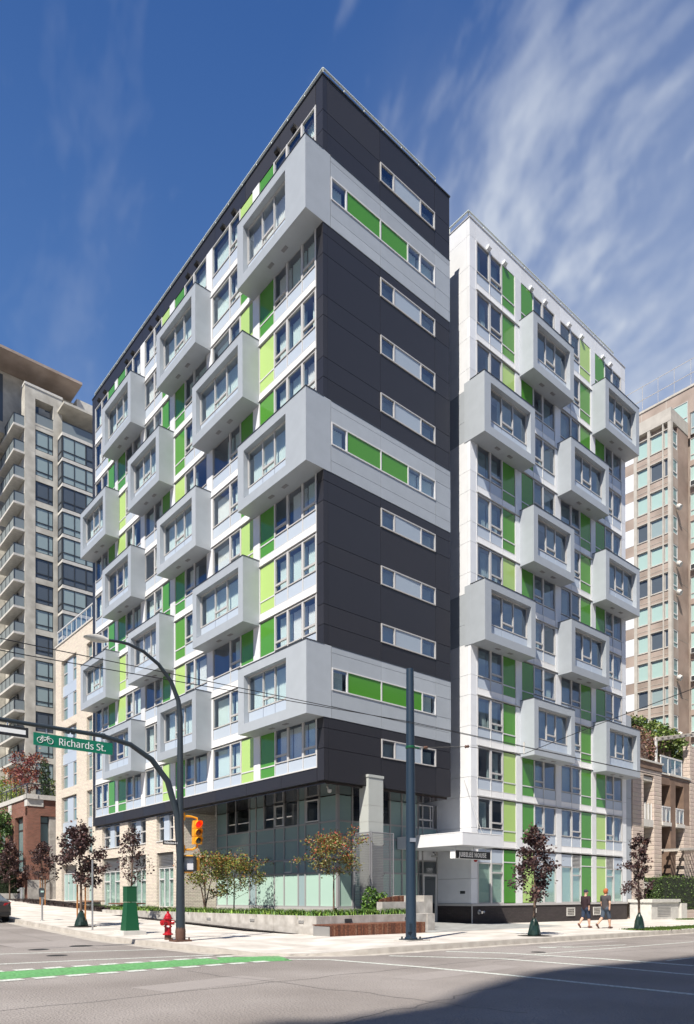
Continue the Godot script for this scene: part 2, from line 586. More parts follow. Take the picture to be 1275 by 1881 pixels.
func bay_box(par: Node3D, side: int, s0: float, s1: float, head: float, m0: float, m1: float, wrap := 0.0, label := "") -> void:
	# a box window that stands out of the front by about a metre: m0, m1 are the cheeks left and right of its opening
	var D := 0.97
	var top := head + 0.36
	var bot := head - 2.8
	var a := s0 + m0
	var c := s1 - m1
	var yt := top - 0.42
	var yb := bot + 0.45
	var b := MB.new()
	var th := 0.14
	mbox(b, side, s0, s1, yt, top, 0.0, D)
	mbox(b, side, s0, s1, bot, yb, 0.0, D)
	mbox(b, side, s0, a, yb, yt, D - 0.34, D)
	mbox(b, side, c, s1, yb, yt, D - 0.34, D)
	mbox(b, side, s0, s0 + th, yb, yt, 0.0, D - 0.34)
	mbox(b, side, s1 - th, s1, yb, yt, 0.0, D - 0.34)
	if wrap > 0.0:   # the piece by which the corner box returns along the other front
		if side == 0:
			b.box(Vector3(0.0, bot, -0.2), Vector3(wrap, top, 0.022))
		else:
			b.box(Vector3(9.925, bot, -wrap), Vector3(10.1, top, 0.0))
	var bx := part(par, "bay_box", b.done(), tone(M.grey_panel, "bay_box"))
	if label:
		bx.set_meta("label", label)
	var o := D - 0.28
	var sill := yb + 0.58
	var w := c - a
	var ww := [0.0, w * 0.36, w * 0.64, w]
	if side == 0:
		ww = [0.0, w * 0.36, w * 0.64, w]
	var tr := [[0.36, ww[1], ww[2]]]
	window(bx, side, a, c, sill, yt, tr, [ww[1], ww[2]], rng.randf() * 0.9, o)
	# window() above makes the frame a child of the box; its panes would be a fourth level, so they move up to the box
	var fr: Node3D = bx.get_child(0)
	fr.name = "window_frame"
	for k in fr.get_children():
		var t: Transform3D = fr.transform * k.transform
		fr.remove_child(k)
		k.owner = null
		bx.add_child(k, true)
		k.transform = t
	for i in 3:
		var u0: float = ww[i]
		var u1: float = ww[i + 1]
		var q0 := (c - u1) if side == 0 else a + u0
		var q1 := (c - u0) if side == 0 else a + u1
		pf(bx, "spandrel_panel", side, q0 + 0.02, q1 - 0.02, yb + 0.01, sill - 0.02, o - 0.06, o + 0.0, M.blue_panel)
	# dark cap on top and two vents underneath
	pf(bx, "cap", side, s0 - 0.015, s1 + 0.015, top, top + 0.035, 0.0, D + 0.02, M.mullion)
	var mid := (s0 + s1) * 0.5
	for k in [-0.55, 0.55]:
		pf(bx, "vent", side, mid + k - 0.17, mid + k + 0.17, bot - 0.02, bot, 0.42, 0.58, M.trellis_grey)


func H(n: int) -> float:
	return 34.95 - 2.7 * n


func HW(n: int) -> float:
	return 35.013 - 2.7 * n


func main_building() -> void:
	var B := thing("apartment_building", "tall apartment building with charcoal corner, white wing, green glass panels and grey box windows", "building")
	rng.seed = 4
	var LS := [
		[["t", 0.5, 1.5], ["w", 1.5, 2.65], ["t", 2.65, 3.7], ["g", 3.7, 4.95], ["p", 4.95, 5.5]],
		[["g", 5.5, 6.68], ["t", 6.68, 7.7], ["w", 7.7, 9.48], ["p", 9.48, 10.06]],
		[["w", 10.06, 11.5], ["t", 11.5, 12.58], ["g", 12.58, 13.82], ["p", 13.82, 14.4]],
		[["g", 14.4, 15.46], ["t", 15.46, 16.5], ["w", 16.5, 17.87], ["p", 17.87, 18.42]],
		[["w", 18.42, 19.65], ["t", 19.65, 20.75], ["g", 20.75, 22.06], ["p", 22.06, 22.49]],
		[["g", 22.49, 23.7], ["t", 23.7, 24.8], ["w", 24.8, 26.0]]]
	var LG := ["gxglgxglgxg", "lglxgglxggl", "gxgglxgglxg", "lggxglgxggl", "gxgllxgllxg", "gggxgggxggg"]
	var LB := [[-0.022, 5.42, 1.48, 0.52], [4.97, 9.95, 0.42, 0.42], [9.6, 14.2, 0.42, 0.42], [13.9, 18.25, 0.42, 0.42], [17.8, 22.3, 0.42, 0.42], [21.8, 26.3, 0.42, 0.42]]
	PL = [0.0, 0.0]
	for b in 6:
		var rails := MB.new()
		for n in 11:
			var boxed: bool = (n % 4 == 1) if b % 2 == 0 else (n % 4 == 3)
			if boxed:
				var L: Array = LB[b]
				bay_box(B, 0, L[0], L[1], H(n), L[2], L[3], 0.41 if b == 0 else 0.0)
				if b < 5:
					pf(B, "pier", 0, LS[b][-1][1] + 0.02, LS[b][-1][2] - 0.02, H(n) - 2.62, H(n) - 0.02, -0.14, -0.003, M.white_panel)
				continue
			bay(B, 0, LS[b], H(n), LG[b][n], rails, n == 10)
		stuff(part(B, "mullion_grid", rails.done(), M.frame_light))
	# charcoal: corner strips, top zone, bottom band of the long front
	var joints := []
	for n in 11:
		joints.append(34.38 - 2.7 * n)
		joints.append(33.5 - 2.7 * n)
	var ys := [35.9]
	ys.append_array(joints)
	ys.append(5.1)
	for i in ys.size() - 1:
		var y1: float = ys[i]
		var y0: float = ys[i + 1]
		pf(B, "cladding_panel", 0, 0.0, 0.47, y0 + 0.012, y1 - 0.012, -0.25, 0.0, M.charcoal)
		pf(B, "cladding_panel", 0, 26.03, 26.57, y0 + 0.012, y1 - 0.012, -0.25, 0.0, M.charcoal)
	var cut := [0.49, 3.2, 6.2, 9.2, 12.2, 15.2, 18.2, 21.2, 24.2, 26.01]
	for i in cut.size() - 1:
		pf(B, "cladding_panel", 0, cut[i] + 0.008, cut[i + 1] - 0.008, 34.97, 35.9, -0.25, 0.0, M.charcoal)
		pf(B, "cladding_panel", 0, cut[i] + 0.008, cut[i + 1] - 0.008, 5.1, 5.68, -0.25, 0.0, M.charcoal)
	pf(B, "flashing", 0, 0.47, 26.03, 5.69, 5.75, -0.1, 0.03, M.frame_light)
	for s in [2.04, 3.35, 7.22, 8.3, 11.11, 12.12, 15.93, 16.93, 19.55, 20.5, 24.15, 25.2]:
		hood(B, 0, s, 35.16, M.black)
	# the charcoal front on the right: courses between windows, pale bands on three storeys
	for n in 11:
		var hd := 34.38 - 2.7 * n
		var up: float = 35.9 if n == 0 else hd + 1.82
		var band: bool = n % 4 == 1
		if band:
			var bt := H(n) + 0.36
			var bb := H(n) - 2.8
			var cm: Material = M.grey_panel
			var segs := [0.425, 3.43, 7.21, 8.34]
			# panels: top strip, above the window, beside it, below it, bottom strip
			var w1 := bt - 0.93
			var w0 := bt - 1.93
			for i in 3:
				var a: float = segs[i]
				var c: float = segs[i + 1]
				for r in [[bt - 0.28, bt], [w1, bt - 0.28], [bb + 0.52, w0], [bb, bb + 0.52]]:
					pf(B, "cladding_panel", 1, a + 0.008, c - 0.008, r[0] + 0.008, r[1] - 0.008, -0.25, 0.02, cm)
			pf(B, "cladding_panel", 1, 7.21 + 0.008, 8.34, w0 + 0.01, w1 - 0.01, -0.25, 0.02, cm)
			pf(B, "cap", 1, 0.425, 8.34, bt, bt + 0.03, -0.05, 0.035, M.mullion)
			strip_window(B, w0, w1, n)
			continue
		var dn := hd - 0.88
		var prev_band: bool = n % 4 == 2
		var next_band: bool = n % 4 == 0
		var ytop: float = 35.9 if n == 0 else (H(n - 1) - 2.8 if prev_band else hd + 1.82 - 0.0)
		var ybot: float = dn
		if next_band and n < 10:
			ybot = H(n + 1) + 0.395
		# rows: above the head, the window course, below the sill when a band or the bottom edge follows
		var rows := [[hd, ytop]]
		for rw in rows:
			for q in [[0.25, 3.43], [3.43, 7.21], [7.21, 8.34]]:
				pf(B, "cladding_panel", 1, q[0] + 0.008, q[1] - 0.008, rw[0] + 0.01, rw[1] - 0.01, -0.25, 0.0, M.charcoal)
		pf(B, "cladding_panel", 1, 0.258, 3.422, dn + 0.01, hd - 0.01, -0.25, 0.0, M.charcoal)
		pf(B, "cladding_panel", 1, 7.218, 8.332, dn + 0.01, hd - 0.01, -0.25, 0.0, M.charcoal)
		if ybot < dn - 0.01:
			for q in [[0.25, 3.43], [3.43, 7.21], [7.21, 8.34]]:
				pf(B, "cladding_panel", 1, q[0] + 0.008, q[1] - 0.008, ybot + 0.01, dn - 0.01, -0.25, 0.0, M.charcoal)
		if n == 10:
			for q in [[0.25, 3.43], [3.43, 7.21], [7.21, 8.34]]:
				pf(B, "cladding_panel", 1, q[0] + 0.008, q[1] - 0.008, 5.1, dn - 0.01, -0.25, 0.0, M.charcoal)
		# small strip window: glass, pale panel, glass
		window(B, 1, 3.44, 7.2, dn + 0.0, hd, [], [0.88, 2.72], 0.5, 0.02, "glass", "frame")
		var wd: Node3D = B.get_child(B.get_child_count() - 1)
		for k in wd.get_children():
			if k.name == "pane2" or k.name == "pane_2":
				k.material_override = M.frost_panel
				k.position.z = -0.02
	# returns on the far right and rear, roof, parapet cap
	pbox(B, "side_wall", Vector3(8.1, 5.1, -26.5), Vector3(8.335, 35.9, -0.26), M.charcoal)
	pbox(B, "rear_wall", Vector3(0.26, 5.1, -26.57), Vector3(8.09, 35.9, -26.3), M.charcoal)
	pbox(B, "roof", Vector3(0.2, 35.2, -26.3), Vector3(8.1, 35.5, -0.2), M.concrete)
	pf(B, "parapet_cap", 0, -0.03, 26.6, 35.9, 35.96, -0.3, 0.04, M.mullion)
	pbox(B, "parapet_cap", Vector3(0.3, 35.9, -0.3), Vector3(8.37, 35.96, 0.04), M.mullion)
	roof_rail(B, [Vector3(0.12, 35.96, -26.4), Vector3(0.12, 35.96, -0.12), Vector3(7.4, 35.96, -0.12)])
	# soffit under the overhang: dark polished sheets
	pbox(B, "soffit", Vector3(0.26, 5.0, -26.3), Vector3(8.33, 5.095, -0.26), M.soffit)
	# rooms: slabs, core and partitions
	for n in 11:
		pbox(B, "floor_slab", Vector3(0.17, H(n) - 2.58, -26.2), Vector3(8.0, H(n) - 2.3, -0.27), M.interior)
	pbox(B, "floor_slab", Vector3(0.17, H(0) + 0.02, -26.2), Vector3(8.0, 35.15, -0.27), M.interior)
	pbox(B, "core_wall", Vector3(4.6, 5.5, -26.2), Vector3(4.8, 34.9, -0.3), M.interior)
	for s in [5.22, 9.77, 14.1, 18.15, 22.28]:
		pbox(B, "partition", Vector3(0.16, 5.6, -s - 0.07), Vector3(4.55, 34.9, -s + 0.07), M.interior)
	white_wing(B)
	base(B)


func strip_window(B: Node3D, y0: float, y1: float, n: int) -> void:
	var cuts := [[0.44, 1.33, 0], [1.33, 3.43, 1], [3.43, 5.24, 1], [5.24, 6.12, 0], [6.12, 7.2, 0]]
	if n == 9:
		cuts = [[0.44, 1.33, 0], [1.33, 3.43, 1], [3.43, 6.2, 1], [6.2, 7.2, 0]]
	var first := true
	var mulls := []
	for c in cuts:
		if not first:
			mulls.append(c[0] - 0.44)
		first = false
	var fr := part(B, "window", frame_mesh(6.76, y1 - y0, [], mulls), M.frame_light, Transform3D(Basis(), Vector3(0.44, y0, 0.03)))
	for c in cuts:
		var w: float = c[1] - c[0]
		if c[2]:
			part(fr, "green_panel", bm(Vector3(w - 0.07, y1 - y0 - 0.1, 0.03)), M.green_glass, Transform3D(Basis(), Vector3((c[0] + c[1]) * 0.5 - 0.44, (y1 - y0) * 0.5, -0.03)))
		else:
			part(fr, "pane", bm(Vector3(w - 0.07, y1 - y0 - 0.08, 0.012)), M.glass, Transform3D(Basis(), Vector3((c[0] + c[1]) * 0.5 - 0.44, (y1 - y0) * 0.5, -0.035)))
			part(fr, "curtain", curtain_mesh(w - 0.1, y1 - y0 - 0.1), M.curtain, Transform3D(Basis(), Vector3(c[0] - 0.39, 0.02, -0.28)))


func hood(B: Node3D, side: int, s: float, y: float, m: Material) -> void:
	var b := MB.new()
	var t := Transform3D(sb(side), fx(side, s, y, 0.0) - gpos(B))
	b.prism(PackedVector2Array([Vector2(0, -0.09), Vector2(0.06, -0.09), Vector2(0.17, -0.02), Vector2(0.17, 0.08), Vector2(0, 0.08)]), t * Transform3D(Basis(Vector3(0, 0, 1), Vector3(0, 1, 0), Vector3(-1, 0, 0)), Vector3(0.13, 0, 0)), 0.26)
	part(B, "vent_hood", b.done(), m)


func roof_rail(B: Node3D, pts: Array) -> void:
	var b := MB.new()
	for i in pts.size() - 1:
		var a: Vector3 = pts[i]
		var c: Vector3 = pts[i + 1]
		b.tube([a + Vector3(0, 0.38, 0), c + Vector3(0, 0.38, 0)], [0.045], 8)
		var k := int(a.distance_to(c) / 1.35) + 1
		for j in k + 1:
			var p := a.lerp(c, float(j) / k)
			b.tube([p, p + Vector3(0, 0.38, 0)], [0.025], 6)
	part(B, "roof_rail", b.done(), M.rail)


func white_wing(B: Node3D) -> void:
	var S := [
		[["w", 10.48, 11.63], ["t", 11.63, 12.7], ["g", 12.7, 13.88], ["p", 13.88, 14.45]],
		[["g", 14.45, 15.64], ["t", 15.64, 16.6], ["w", 16.6, 17.87], ["p", 17.87, 18.42]],
		[["w", 18.42, 19.6], ["t", 19.6, 20.64], ["g", 20.64, 21.9], ["p", 21.9, 22.43]],
		[["g", 22.43, 23.65], ["t", 23.65, 24.64], ["w", 24.64, 25.8]]]
	var G := ["gglxgglxggll", "gxgggxgggxgg", "lggxgggxgggg", "gxgggxgggxgl"]
	var BX := [[9.93, 14.42, 0.53, 0.42], [14.27, 18.4, 0.4, 0.4], [18.08, 22.42, 0.4, 0.4], [22.03, 26.38, 0.42, 0.42]]
	for b in 4:
		var rails := MB.new()
		for n in 12:
			var boxed: bool = [n == 3 or n == 7, n % 4 == 1, n == 3 or n == 7, n % 4 == 1][b]
			if boxed:
				bay_box(B, 1, BX[b][0], BX[b][1], HW(n), BX[b][2], BX[b][3], 0.38 if b == 0 else 0.0)
				if b < 3:
					pf(B, "pier", 1, S[b][-1][1] + 0.02, S[b][-1][2] - 0.02, HW(n) - 2.62, HW(n) - 0.02, -0.14, -0.003, M.white_panel)
				continue
			bay(B, 1, S[b], HW(n), G[b][n], rails)
		# ground floor
		var h0 := 2.58
		var gc: String = ["g", "l", "g", "l"][b]
		for q in S[b]:
			var a: float = q[1]
			var c: float = q[2]
			mbox(rails, 1, a - 0.02, a + 0.02, -0.38, h0, -0.1, 0.025)
			if q[0] == "p":
				pf(B, "pier", 1, a + 0.03, c - 0.03, -0.38, h0, -0.14, 0.03, M.white_panel)
			elif q[0] == "g":
				var gm: Material = M["lime_glass" if gc == "l" else "green_glass"]
				pf(B, "green_panel", 1, a + 0.03, c - 0.03, 1.93, h0 - 0.03, -0.08, -0.012, gm)
				pf(B, "green_panel", 1, a + 0.03, c - 0.03, -0.35, 1.87, -0.08, -0.012, gm)
				mbox(rails, 1, a + 0.03, c - 0.03, 1.87, 1.93, -0.1, 0.012)
			else:
				if (b >= 2) and q[0] == "t":
					var lv := MB.new()
					for i in 9:
						lv.obox(Transform3D(Basis(Vector3.RIGHT, 0.6), Vector3((a + c) * 0.5, 1.88 + 0.08 * i, -0.03)), Vector3(c - a - 0.08, 0.015, 0.08))
					part(B, "louvre", lv.done(), M.frame_light)
				else:
					pf(B, "spandrel_panel", 1, a + 0.03, c - 0.03, 1.84, h0 - 0.03, -0.08, -0.015, M.blue_panel)
				window(B, 1, a + 0.02, c - 0.02, -0.38, 1.82, [[1.68, 0.0, 9.0]] if q[0] == "t" else [], [], 0.1, 0.0, "glass_clear")
				var wd: Node3D = B.get_child(B.get_child_count() - 1)
				pf(wd, "frosted_sheet", 1, a + 0.06, c - 0.06, -0.33, 1.78, -0.09, -0.075, M.mint_glass)
		stuff(part(B, "mullion_grid", rails.done(), M.frame_light))
	# cladding: corner strip, side wall in the recess, top zone, right strip
	var ys := [35.93]
	for n in 13:
		ys.append(HW(n) - 0.02)
		ys.append(HW(n) - 1.66)
	ys.append(-0.38)
	for i in ys.size() - 1:
		var y1: float = ys[i]
		var y0: float = ys[i + 1]
		var mid := (y0 + y1) * 0.5
		var grey: bool = (mid < HW(3) + 0.36 and mid > HW(3) - 2.8) or (mid < HW(7) + 0.36 and mid > HW(7) - 2.8)
		if y1 - y0 < 0.05:
			continue
		pf(B, "cladding_panel", 1, 9.95, 10.46, y0 + 0.008, y1 - 0.008, -0.2, 0.0, M.white_panel)
		pbox(B, "cladding_panel", Vector3(9.95, y0 + 0.008, -4.0), Vector3(10.2, y1 - 0.008, -0.21), M.grey_panel if grey else M.white_panel)
		pf(B, "cladding_panel", 1, 25.82, 26.35, y0 + 0.008, y1 - 0.008, -0.25, 0.0, M.white_panel)
	var cut := [10.47, 12.5, 14.5, 16.5, 18.5, 20.5, 22.5, 24.5, 25.81]
	for i in cut.size() - 1:
		pf(B, "cladding_panel", 1, cut[i] + 0.006, cut[i + 1] - 0.006, 35.03, 35.93, -0.2, 0.0, M.white_panel)
	for s in [11.51, 12.92, 15.43, 16.85, 19.41, 20.83, 23.4, 24.35]:
		hood(B, 1, s, 35.16, M.white_panel)
	pbox(B, "parapet_cap", Vector3(9.92, 35.93, -0.3), Vector3(26.38, 35.98, 0.03), M.frame)
	pbox(B, "parapet_cap", Vector3(9.92, 35.93, -4.0), Vector3(10.2, 35.98, -0.301), M.frame)
	roof_rail(B, [Vector3(10.0, 35.98, -4.0), Vector3(10.0, 35.98, -0.12), Vector3(25.0, 35.98, -0.12)])
	pbox(B, "side_wall", Vector3(26.1, -1.6, -14.0), Vector3(26.35, 35.9, -0.26), M.white_panel)
	pbox(B, "rear_wall", Vector3(10.0, -1.6, -14.2), Vector3(26.34, 35.9, -14.01), M.white_panel)
	pbox(B, "roof", Vector3(10.2, 35.2, -14.0), Vector3(26.1, 35.5, -0.2), M.concrete)
	pbox(B, "link_wall", Vector3(8.34, 5.0, -4.6), Vector3(9.94, 35.6, -4.2), M.charcoal)
	# small grey block behind the right end
	for i in 9:
		pbox(B, "cladding_panel", Vector3(26.36, -0.4 + i * 1.42, -8.0), Vector3(27.12, 1.0 + i * 1.42, -0.04), M.grey_panel)
	for n in 12:
		pbox(B, "floor_slab", Vector3(10.21, HW(n) - 2.58, -8.0), Vector3(26.0, HW(n) - 2.3, -0.17), M.interior)
	pbox(B, "floor_slab", Vector3(10.21, HW(0) + 0.02, -8.0), Vector3(26.0, 35.18, -0.21), M.interior)
	pbox(B, "core_wall", Vector3(10.2, -1.0, -4.8), Vector3(26.0, 34.95, -4.6), M.interior)
	for s in [14.16, 18.15, 22.16]:
		pbox(B, "partition", Vector3(s - 0.07, -0.4, -4.55), Vector3(s + 0.07, 34.9, -0.16), M.interior)
	# ledge and dark brick base
	pf(B, "ledge", 1, 9.9, 26.4, -0.5, -0.385, -0.3, 0.07, M.frame)
	pbox(B, "ledge", Vector3(9.88, -0.5, -2.4), Vector3(9.949, -0.385, -0.301), M.frame)
	pbox(B, "brick_base", Vector3(9.95, -1.9, -0.25), Vector3(26.34, -0.5, 0.03), M.dark_brick)
	pbox(B, "brick_base", Vector3(9.95, -1.9, -2.37), Vector3(10.2, -0.5, -0.251), M.dark_brick)
	pbox(B, "corner_trim", Vector3(9.92, -1.45, 0.03), Vector3(9.98, -0.5, 0.06), M.frame)
	# hose connection, red alarm bell, small vents on the base
	var hc := MB.new()
	hc.lathe([Vector2(0.13, 0), Vector2(0.13, 0.02), Vector2(0.06, 0.04), Vector2(0.06, 0.16), Vector2(0.08, 0.16), Vector2(0.08, 0.22), Vector2(0, 0.22)], 14, Transform3D(Basis(Vector3(1, 0, 0), Vector3(0.3, -0.1, 1).normalized(), Vector3(0, 1, 0)).orthonormalized(), Vector3(10.55, -0.82, 0.03)))
	hc.lathe([Vector2(0.05, 0), Vector2(0.05, 0.18), Vector2(0.065, 0.18), Vector2(0.065, 0.23), Vector2(0, 0.23)], 12, Transform3D(Basis(Vector3(0, 1, 0), Vector3(0.8, 0, 0.6), Vector3(0.6, 0, -0.8)), Vector3(10.58, -0.82, 0.1)))
	part(B, "hose_connection", hc.done(), M.metal)
	var bell := MB.new()
	bell.lathe([Vector2(0.12, 0), Vector2(0.12, 0.05), Vector2(0.09, 0.09), Vector2(0, 0.1)], 16, Transform3D(Basis(Vector3.RIGHT, PI / 2), Vector3(10.28, 1.95, 0.0)))
	part(B, "alarm_bell", bell.done(), M.lens_red_off)
	pbox(B, "wall_vent", Vector3(9.93, 0.15, -0.75), Vector3(9.95, 0.3, -0.42), M.mullion)
	for x in [15.55, 18.95, 22.0]:
		if x < 16.0:
			pbox(B, "wall_box", Vector3(x, -0.95, 0.03), Vector3(x + 0.22, -0.68, 0.06), M.concrete)
		else:
			var lv := MB.new()
			lv.box(Vector3(x, -1.2, 0.03), Vector3(x + 0.9, -1.14, 0.07))
			lv.box(Vector3(x, -0.74, 0.03), Vector3(x + 0.9, -0.68, 0.07))
			lv.box(Vector3(x, -1.14, 0.03), Vector3(x + 0.06, -0.74, 0.07))
			lv.box(Vector3(x + 0.84, -1.14, 0.03), Vector3(x + 0.9, -0.74, 0.07))
			for i in 4:
				lv.obox(Transform3D(Basis(Vector3.RIGHT, 0.5), Vector3(x + 0.45, -1.08 + 0.1 * i, 0.045)), Vector3(0.76, 0.06, 0.012))
			part(B, "base_louvre", lv.done(), M.concrete_pale)


func base(B: Node3D) -> void:
	# two glazed storeys set back under the overhang
	PL = [2.76, -2.38]
	var cols := [2.4, 3.79, 4.96, 5.57, 6.82, 7.73, 8.73, 9.54, 10.2, 11.67, 12.66, 13.84]
	var kinds := "fcfccc" + "ffccf"   # second storey row, from the corner to the left: f frosted, c clear
	for i in cols.size() - 1:
		base_top(B, 0, cols[i], cols[i + 1], kinds[i] == "c", i)
	var rc := [2.78, 3.71, 4.5, 5.5, 6.31, 7.17, 8.39]
	var rk := "fcccff"
	for i in rc.size() - 1:
		base_top(B, 1, rc[i], rc[i + 1], rk[i] == "c", 20 + i)
	var low := [2.4, 4.96, 5.57, 7.73, 9.54, 10.2, 12.66, 13.84]
	for i in low.size() - 1:
		base_low(B, 0, low[i], low[i + 1])
	var rlow := [2.78, 3.71, 5.5, 6.31, 7.17, 8.39]
	for i in rlow.size() - 1:
		base_low(B, 1, rlow[i], rlow[i + 1])
	var mu := MB.new()
	for s in cols:
		mbox(mu, 0, s - 0.045, s + 0.045, (-0.5 if s in low else (-0.5 if s == 3.79 or s == 6.82 else 3.72)), 5.0 if not (s == 3.79 or s == 6.82) else 5.0, -0.12, 0.03)
	for s in rc:
		mbox(mu, 1, s - 0.045, s + 0.045, -0.5, 5.0, -0.12, 0.03)
	for y in [3.72, 2.98, 1.95, 1.22, -0.5]:
		mbox(mu, 0, 2.4, 13.84, y - 0.045, y + 0.045, -0.12, 0.026)
		mbox(mu, 1, 2.78, 8.39, y - 0.045, y + 0.045, -0.12, 0.026)
	stuff(part(B, "mullion_grid", mu.done(), M.frame_dark))
	mu = MB.new()
	mbox(mu, 0, 2.38, 13.84, -1.5, -0.54, -0.2, 0.05)
	mbox(mu, 1, 2.71, 8.39, -1.5, -0.54, -0.2, 0.05)
	part(B, "sill_wall", mu.done(), M.frame)
	pbox(B, "floor_slab", Vector3(2.95, 2.3, -26.0), Vector3(9.9, 2.6, -2.6), M.interior)
	pbox(B, "floor_slab", Vector3(2.95, -0.9, -26.0), Vector3(9.9, -0.6, -2.6), M.interior)
	pbox(B, "core_wall", Vector3(6.5, -0.6, -20.0), Vector3(6.7, 4.95, -6.0), M.interior)
	pbox(B, "core_wall", Vector3(2.95, -0.6, -6.4), Vector3(9.9, 4.95, -6.2), M.interior)
	# entrance: window above, transom light with the house number, door
	window(B, 1, 8.42, 9.6, 3.72, 4.98, [[0.45, 0.0, 9.0]], [0.95], 0.99, 0.0, "glass_dark")
	pf(B, "teal_panel", 1, 8.43, 9.92, 2.98, 3.69, -0.08, -0.02, M.teal_panel)
	pf(B, "pale_panel", 1, 8.43, 9.92, 1.98, 2.95, -0.08, -0.02, M.white_panel)
	pf(B, "transom_light", 1, 8.47, 9.9, 1.27, 1.9, -0.06, -0.03, M.glass_dark)
	var num := TextMesh.new()
	num.text = "1099"
	num.font = font(false)
	num.font_size = 32
	num.pixel_size = 0.0072
	num.depth = 0.006
	part(B, "house_number", num, M.sign_white, Transform3D(Basis(), Vector3(9.32, 1.48, -2.40)))
	pf(B, "number_underline", 1, 9.1, 9.54, 1.345, 1.36, -0.028, -0.02, M.sign_white)
	var dr := part(B, "door", frame_mesh(1.12, 2.62, [], [], 0.11, 0.1), M.frame_light, Transform3D(Basis(), Vector3(8.78, -1.4, -2.38)))
	part(dr, "door_pane", bm(Vector3(0.9, 2.4, 0.012)), M.glass_dark, Transform3D(Basis(), Vector3(0.56, 1.31, -0.03)))
	part(dr, "door_handle", bm(Vector3(0.03, 0.6, 0.05)), M.metal, Transform3D(Basis(), Vector3(0.16, 1.1, 0.06)))
	pf(B, "side_light", 1, 8.46, 8.74, -1.38, 1.2, -0.06, -0.03, M.glass_dark)
	var ef := MB.new()
	for s in [8.42, 8.76, 9.92]:
		mbox(ef, 1, s - 0.035, s + 0.035, -1.45, 5.0, -0.12, 0.03)
	for y in [3.705, 2.965, 1.94, 1.235]:
		mbox(ef, 1, 8.42, 9.92, y - 0.03, y + 0.03, -0.12, 0.027)
	part(B, "entrance_frame", ef.done(), M.frame_dark)
	# security camera on the soffit, wall lamp by the door
	var cam := MB.new()
	cam.tube([Vector3(0.9, 5.0, -0.9), Vector3(0.9, 4.8, -0.75)], [0.035], 8)
	cam.lathe([Vector2(0.0, -0.1), Vector2(0.08, -0.07), Vector2(0.1, 0), Vector2(0.1, 0.06), Vector2(0, 0.06)], 14, Transform3D(Basis(), Vector3(0.9, 4.78, -0.72)))
	part(B, "security_camera", cam.done(), M.concrete_pale)
	var lamp := MB.new()
	lamp.tube([Vector3(9.6, 2.45, -2.35), Vector3(9.6, 2.3, -2.2), Vector3(9.5, 2.22, -2.05)], [0.04], 8)
	lamp.tube([Vector3(9.55, 2.2, -2.05), Vector3(9.15, 2.2, -2.05)], [0.05, 0.07], 10)
	part(B, "wall_lamp", lamp.done(), M.metal)
	# brick pavilion below the left half of the long front
	PL = [0.2, -2.38]
	var gr := [[14.5, 16.72], [18.24, 21.0], [22.31, 25.38]]
	var solid := [[13.85, 14.5], [16.72, 18.24], [21.0, 22.31], [25.38, 35.0]]
	for q in [[13.85, 14.5], [16.72, 18.24], [21.0, 22.31], [25.38, 26.6]]:
		pf(B, "brick_pier", 0, q[0], q[1], -1.6, 4.99, -0.3, 0.0, M.cream_brick)
	for q in gr:
		var a: float = q[0]
		var c: float = q[1]
		pf(B, "brick_band", 0, a, c, 2.72, 3.38, -0.3, -0.002, M.cream_brick)
		pf(B, "brick_band", 0, a, c, -1.6, -0.6, -0.3, -0.002, M.cream_brick)
		pf(B, "window_sill", 0, a + 0.01, c - 0.01, 3.38, 3.43, -0.25, 0.05, M.frame_light)
		var m := (a + c) * 0.5
		window(B, 0, a + 0.05, m - 0.36, 3.44, 4.96, [[0.78, 0.0, 9.0]], [], 0.3, -0.18)
		window(B, 0, m + 0.36, c - 0.05, 3.44, 4.96, [[0.78, 0.0, 9.0]], [], 0.3, -0.18)
		pf(B, "grey_panel", 0, m - 0.35, m + 0.35, 3.44, 4.96, -0.28, -0.12, M.blue_panel)
		var lv := MB.new()
		for i in 10:
			lv.obox(Transform3D(Basis(Vector3(0, 0, 1), -0.6), Vector3(PL[0] + 0.15, 1.88 + i * 0.085, -m)), Vector3(0.1, 0.02, c - a - 0.1))
		mbox(lv, 0, a + 0.02, c - 0.02, 1.8, 2.7, -0.3, -0.24)
		part(B, "louvre", lv.done(), M.metal)
		var w := c - a - 0.1
		window(B, 0, a + 0.05, c - 0.05, -0.6, 1.8, [[1.7, 0.0, w * 0.33], [1.7, w * 0.64, 9.0]], [w * 0.33, w * 0.64], 0.99, -0.16, "glass_clear", "frame_light")
		var wd: Node3D = B.get_child(B.get_child_count() - 1)
		pf(wd, "frosted_sheet", 0, a + 0.1, c - 0.1, -0.55, 1.75, -0.3, -0.26, M.mint_glass)
	pbox(B, "brick_return", Vector3(0.501, -1.6, -14.15), Vector3(2.7, 4.99, -13.85), M.cream_brick)
	pbox(B, "core_wall", Vector3(1.2, -1.0, -26.0), Vector3(1.3, 4.9, -14.3), M.interior)
	PL = [0.0, 0.0]
	# canopy over the entrance with its hanger rod
	var cy := MB.new()
	cy.box(Vector3(6.75, 2.47, -2.3), Vector3(9.88, 3.06, 2.1))
	part(B, "entrance_canopy", cy.done(), M.white_panel)
	pbox(B, "canopy_trim", Vector3(6.74, 3.06, -2.3), Vector3(9.89, 3.1, 2.11), M.white_band)
	var rod := MB.new()
	rod.tube([Vector3(9.94, 6.2, -0.45), Vector3(9.3, 3.1, 1.3)], [0.011], 6)
	rod.lathe([Vector2(0.07, 0), Vector2(0.07, 0.08), Vector2(0, 0.08)], 10, Transform3D(Basis(), Vector3(9.3, 3.1, 1.3)))
	part(B, "hanger_rod", rod.done(), M.frame_dark)


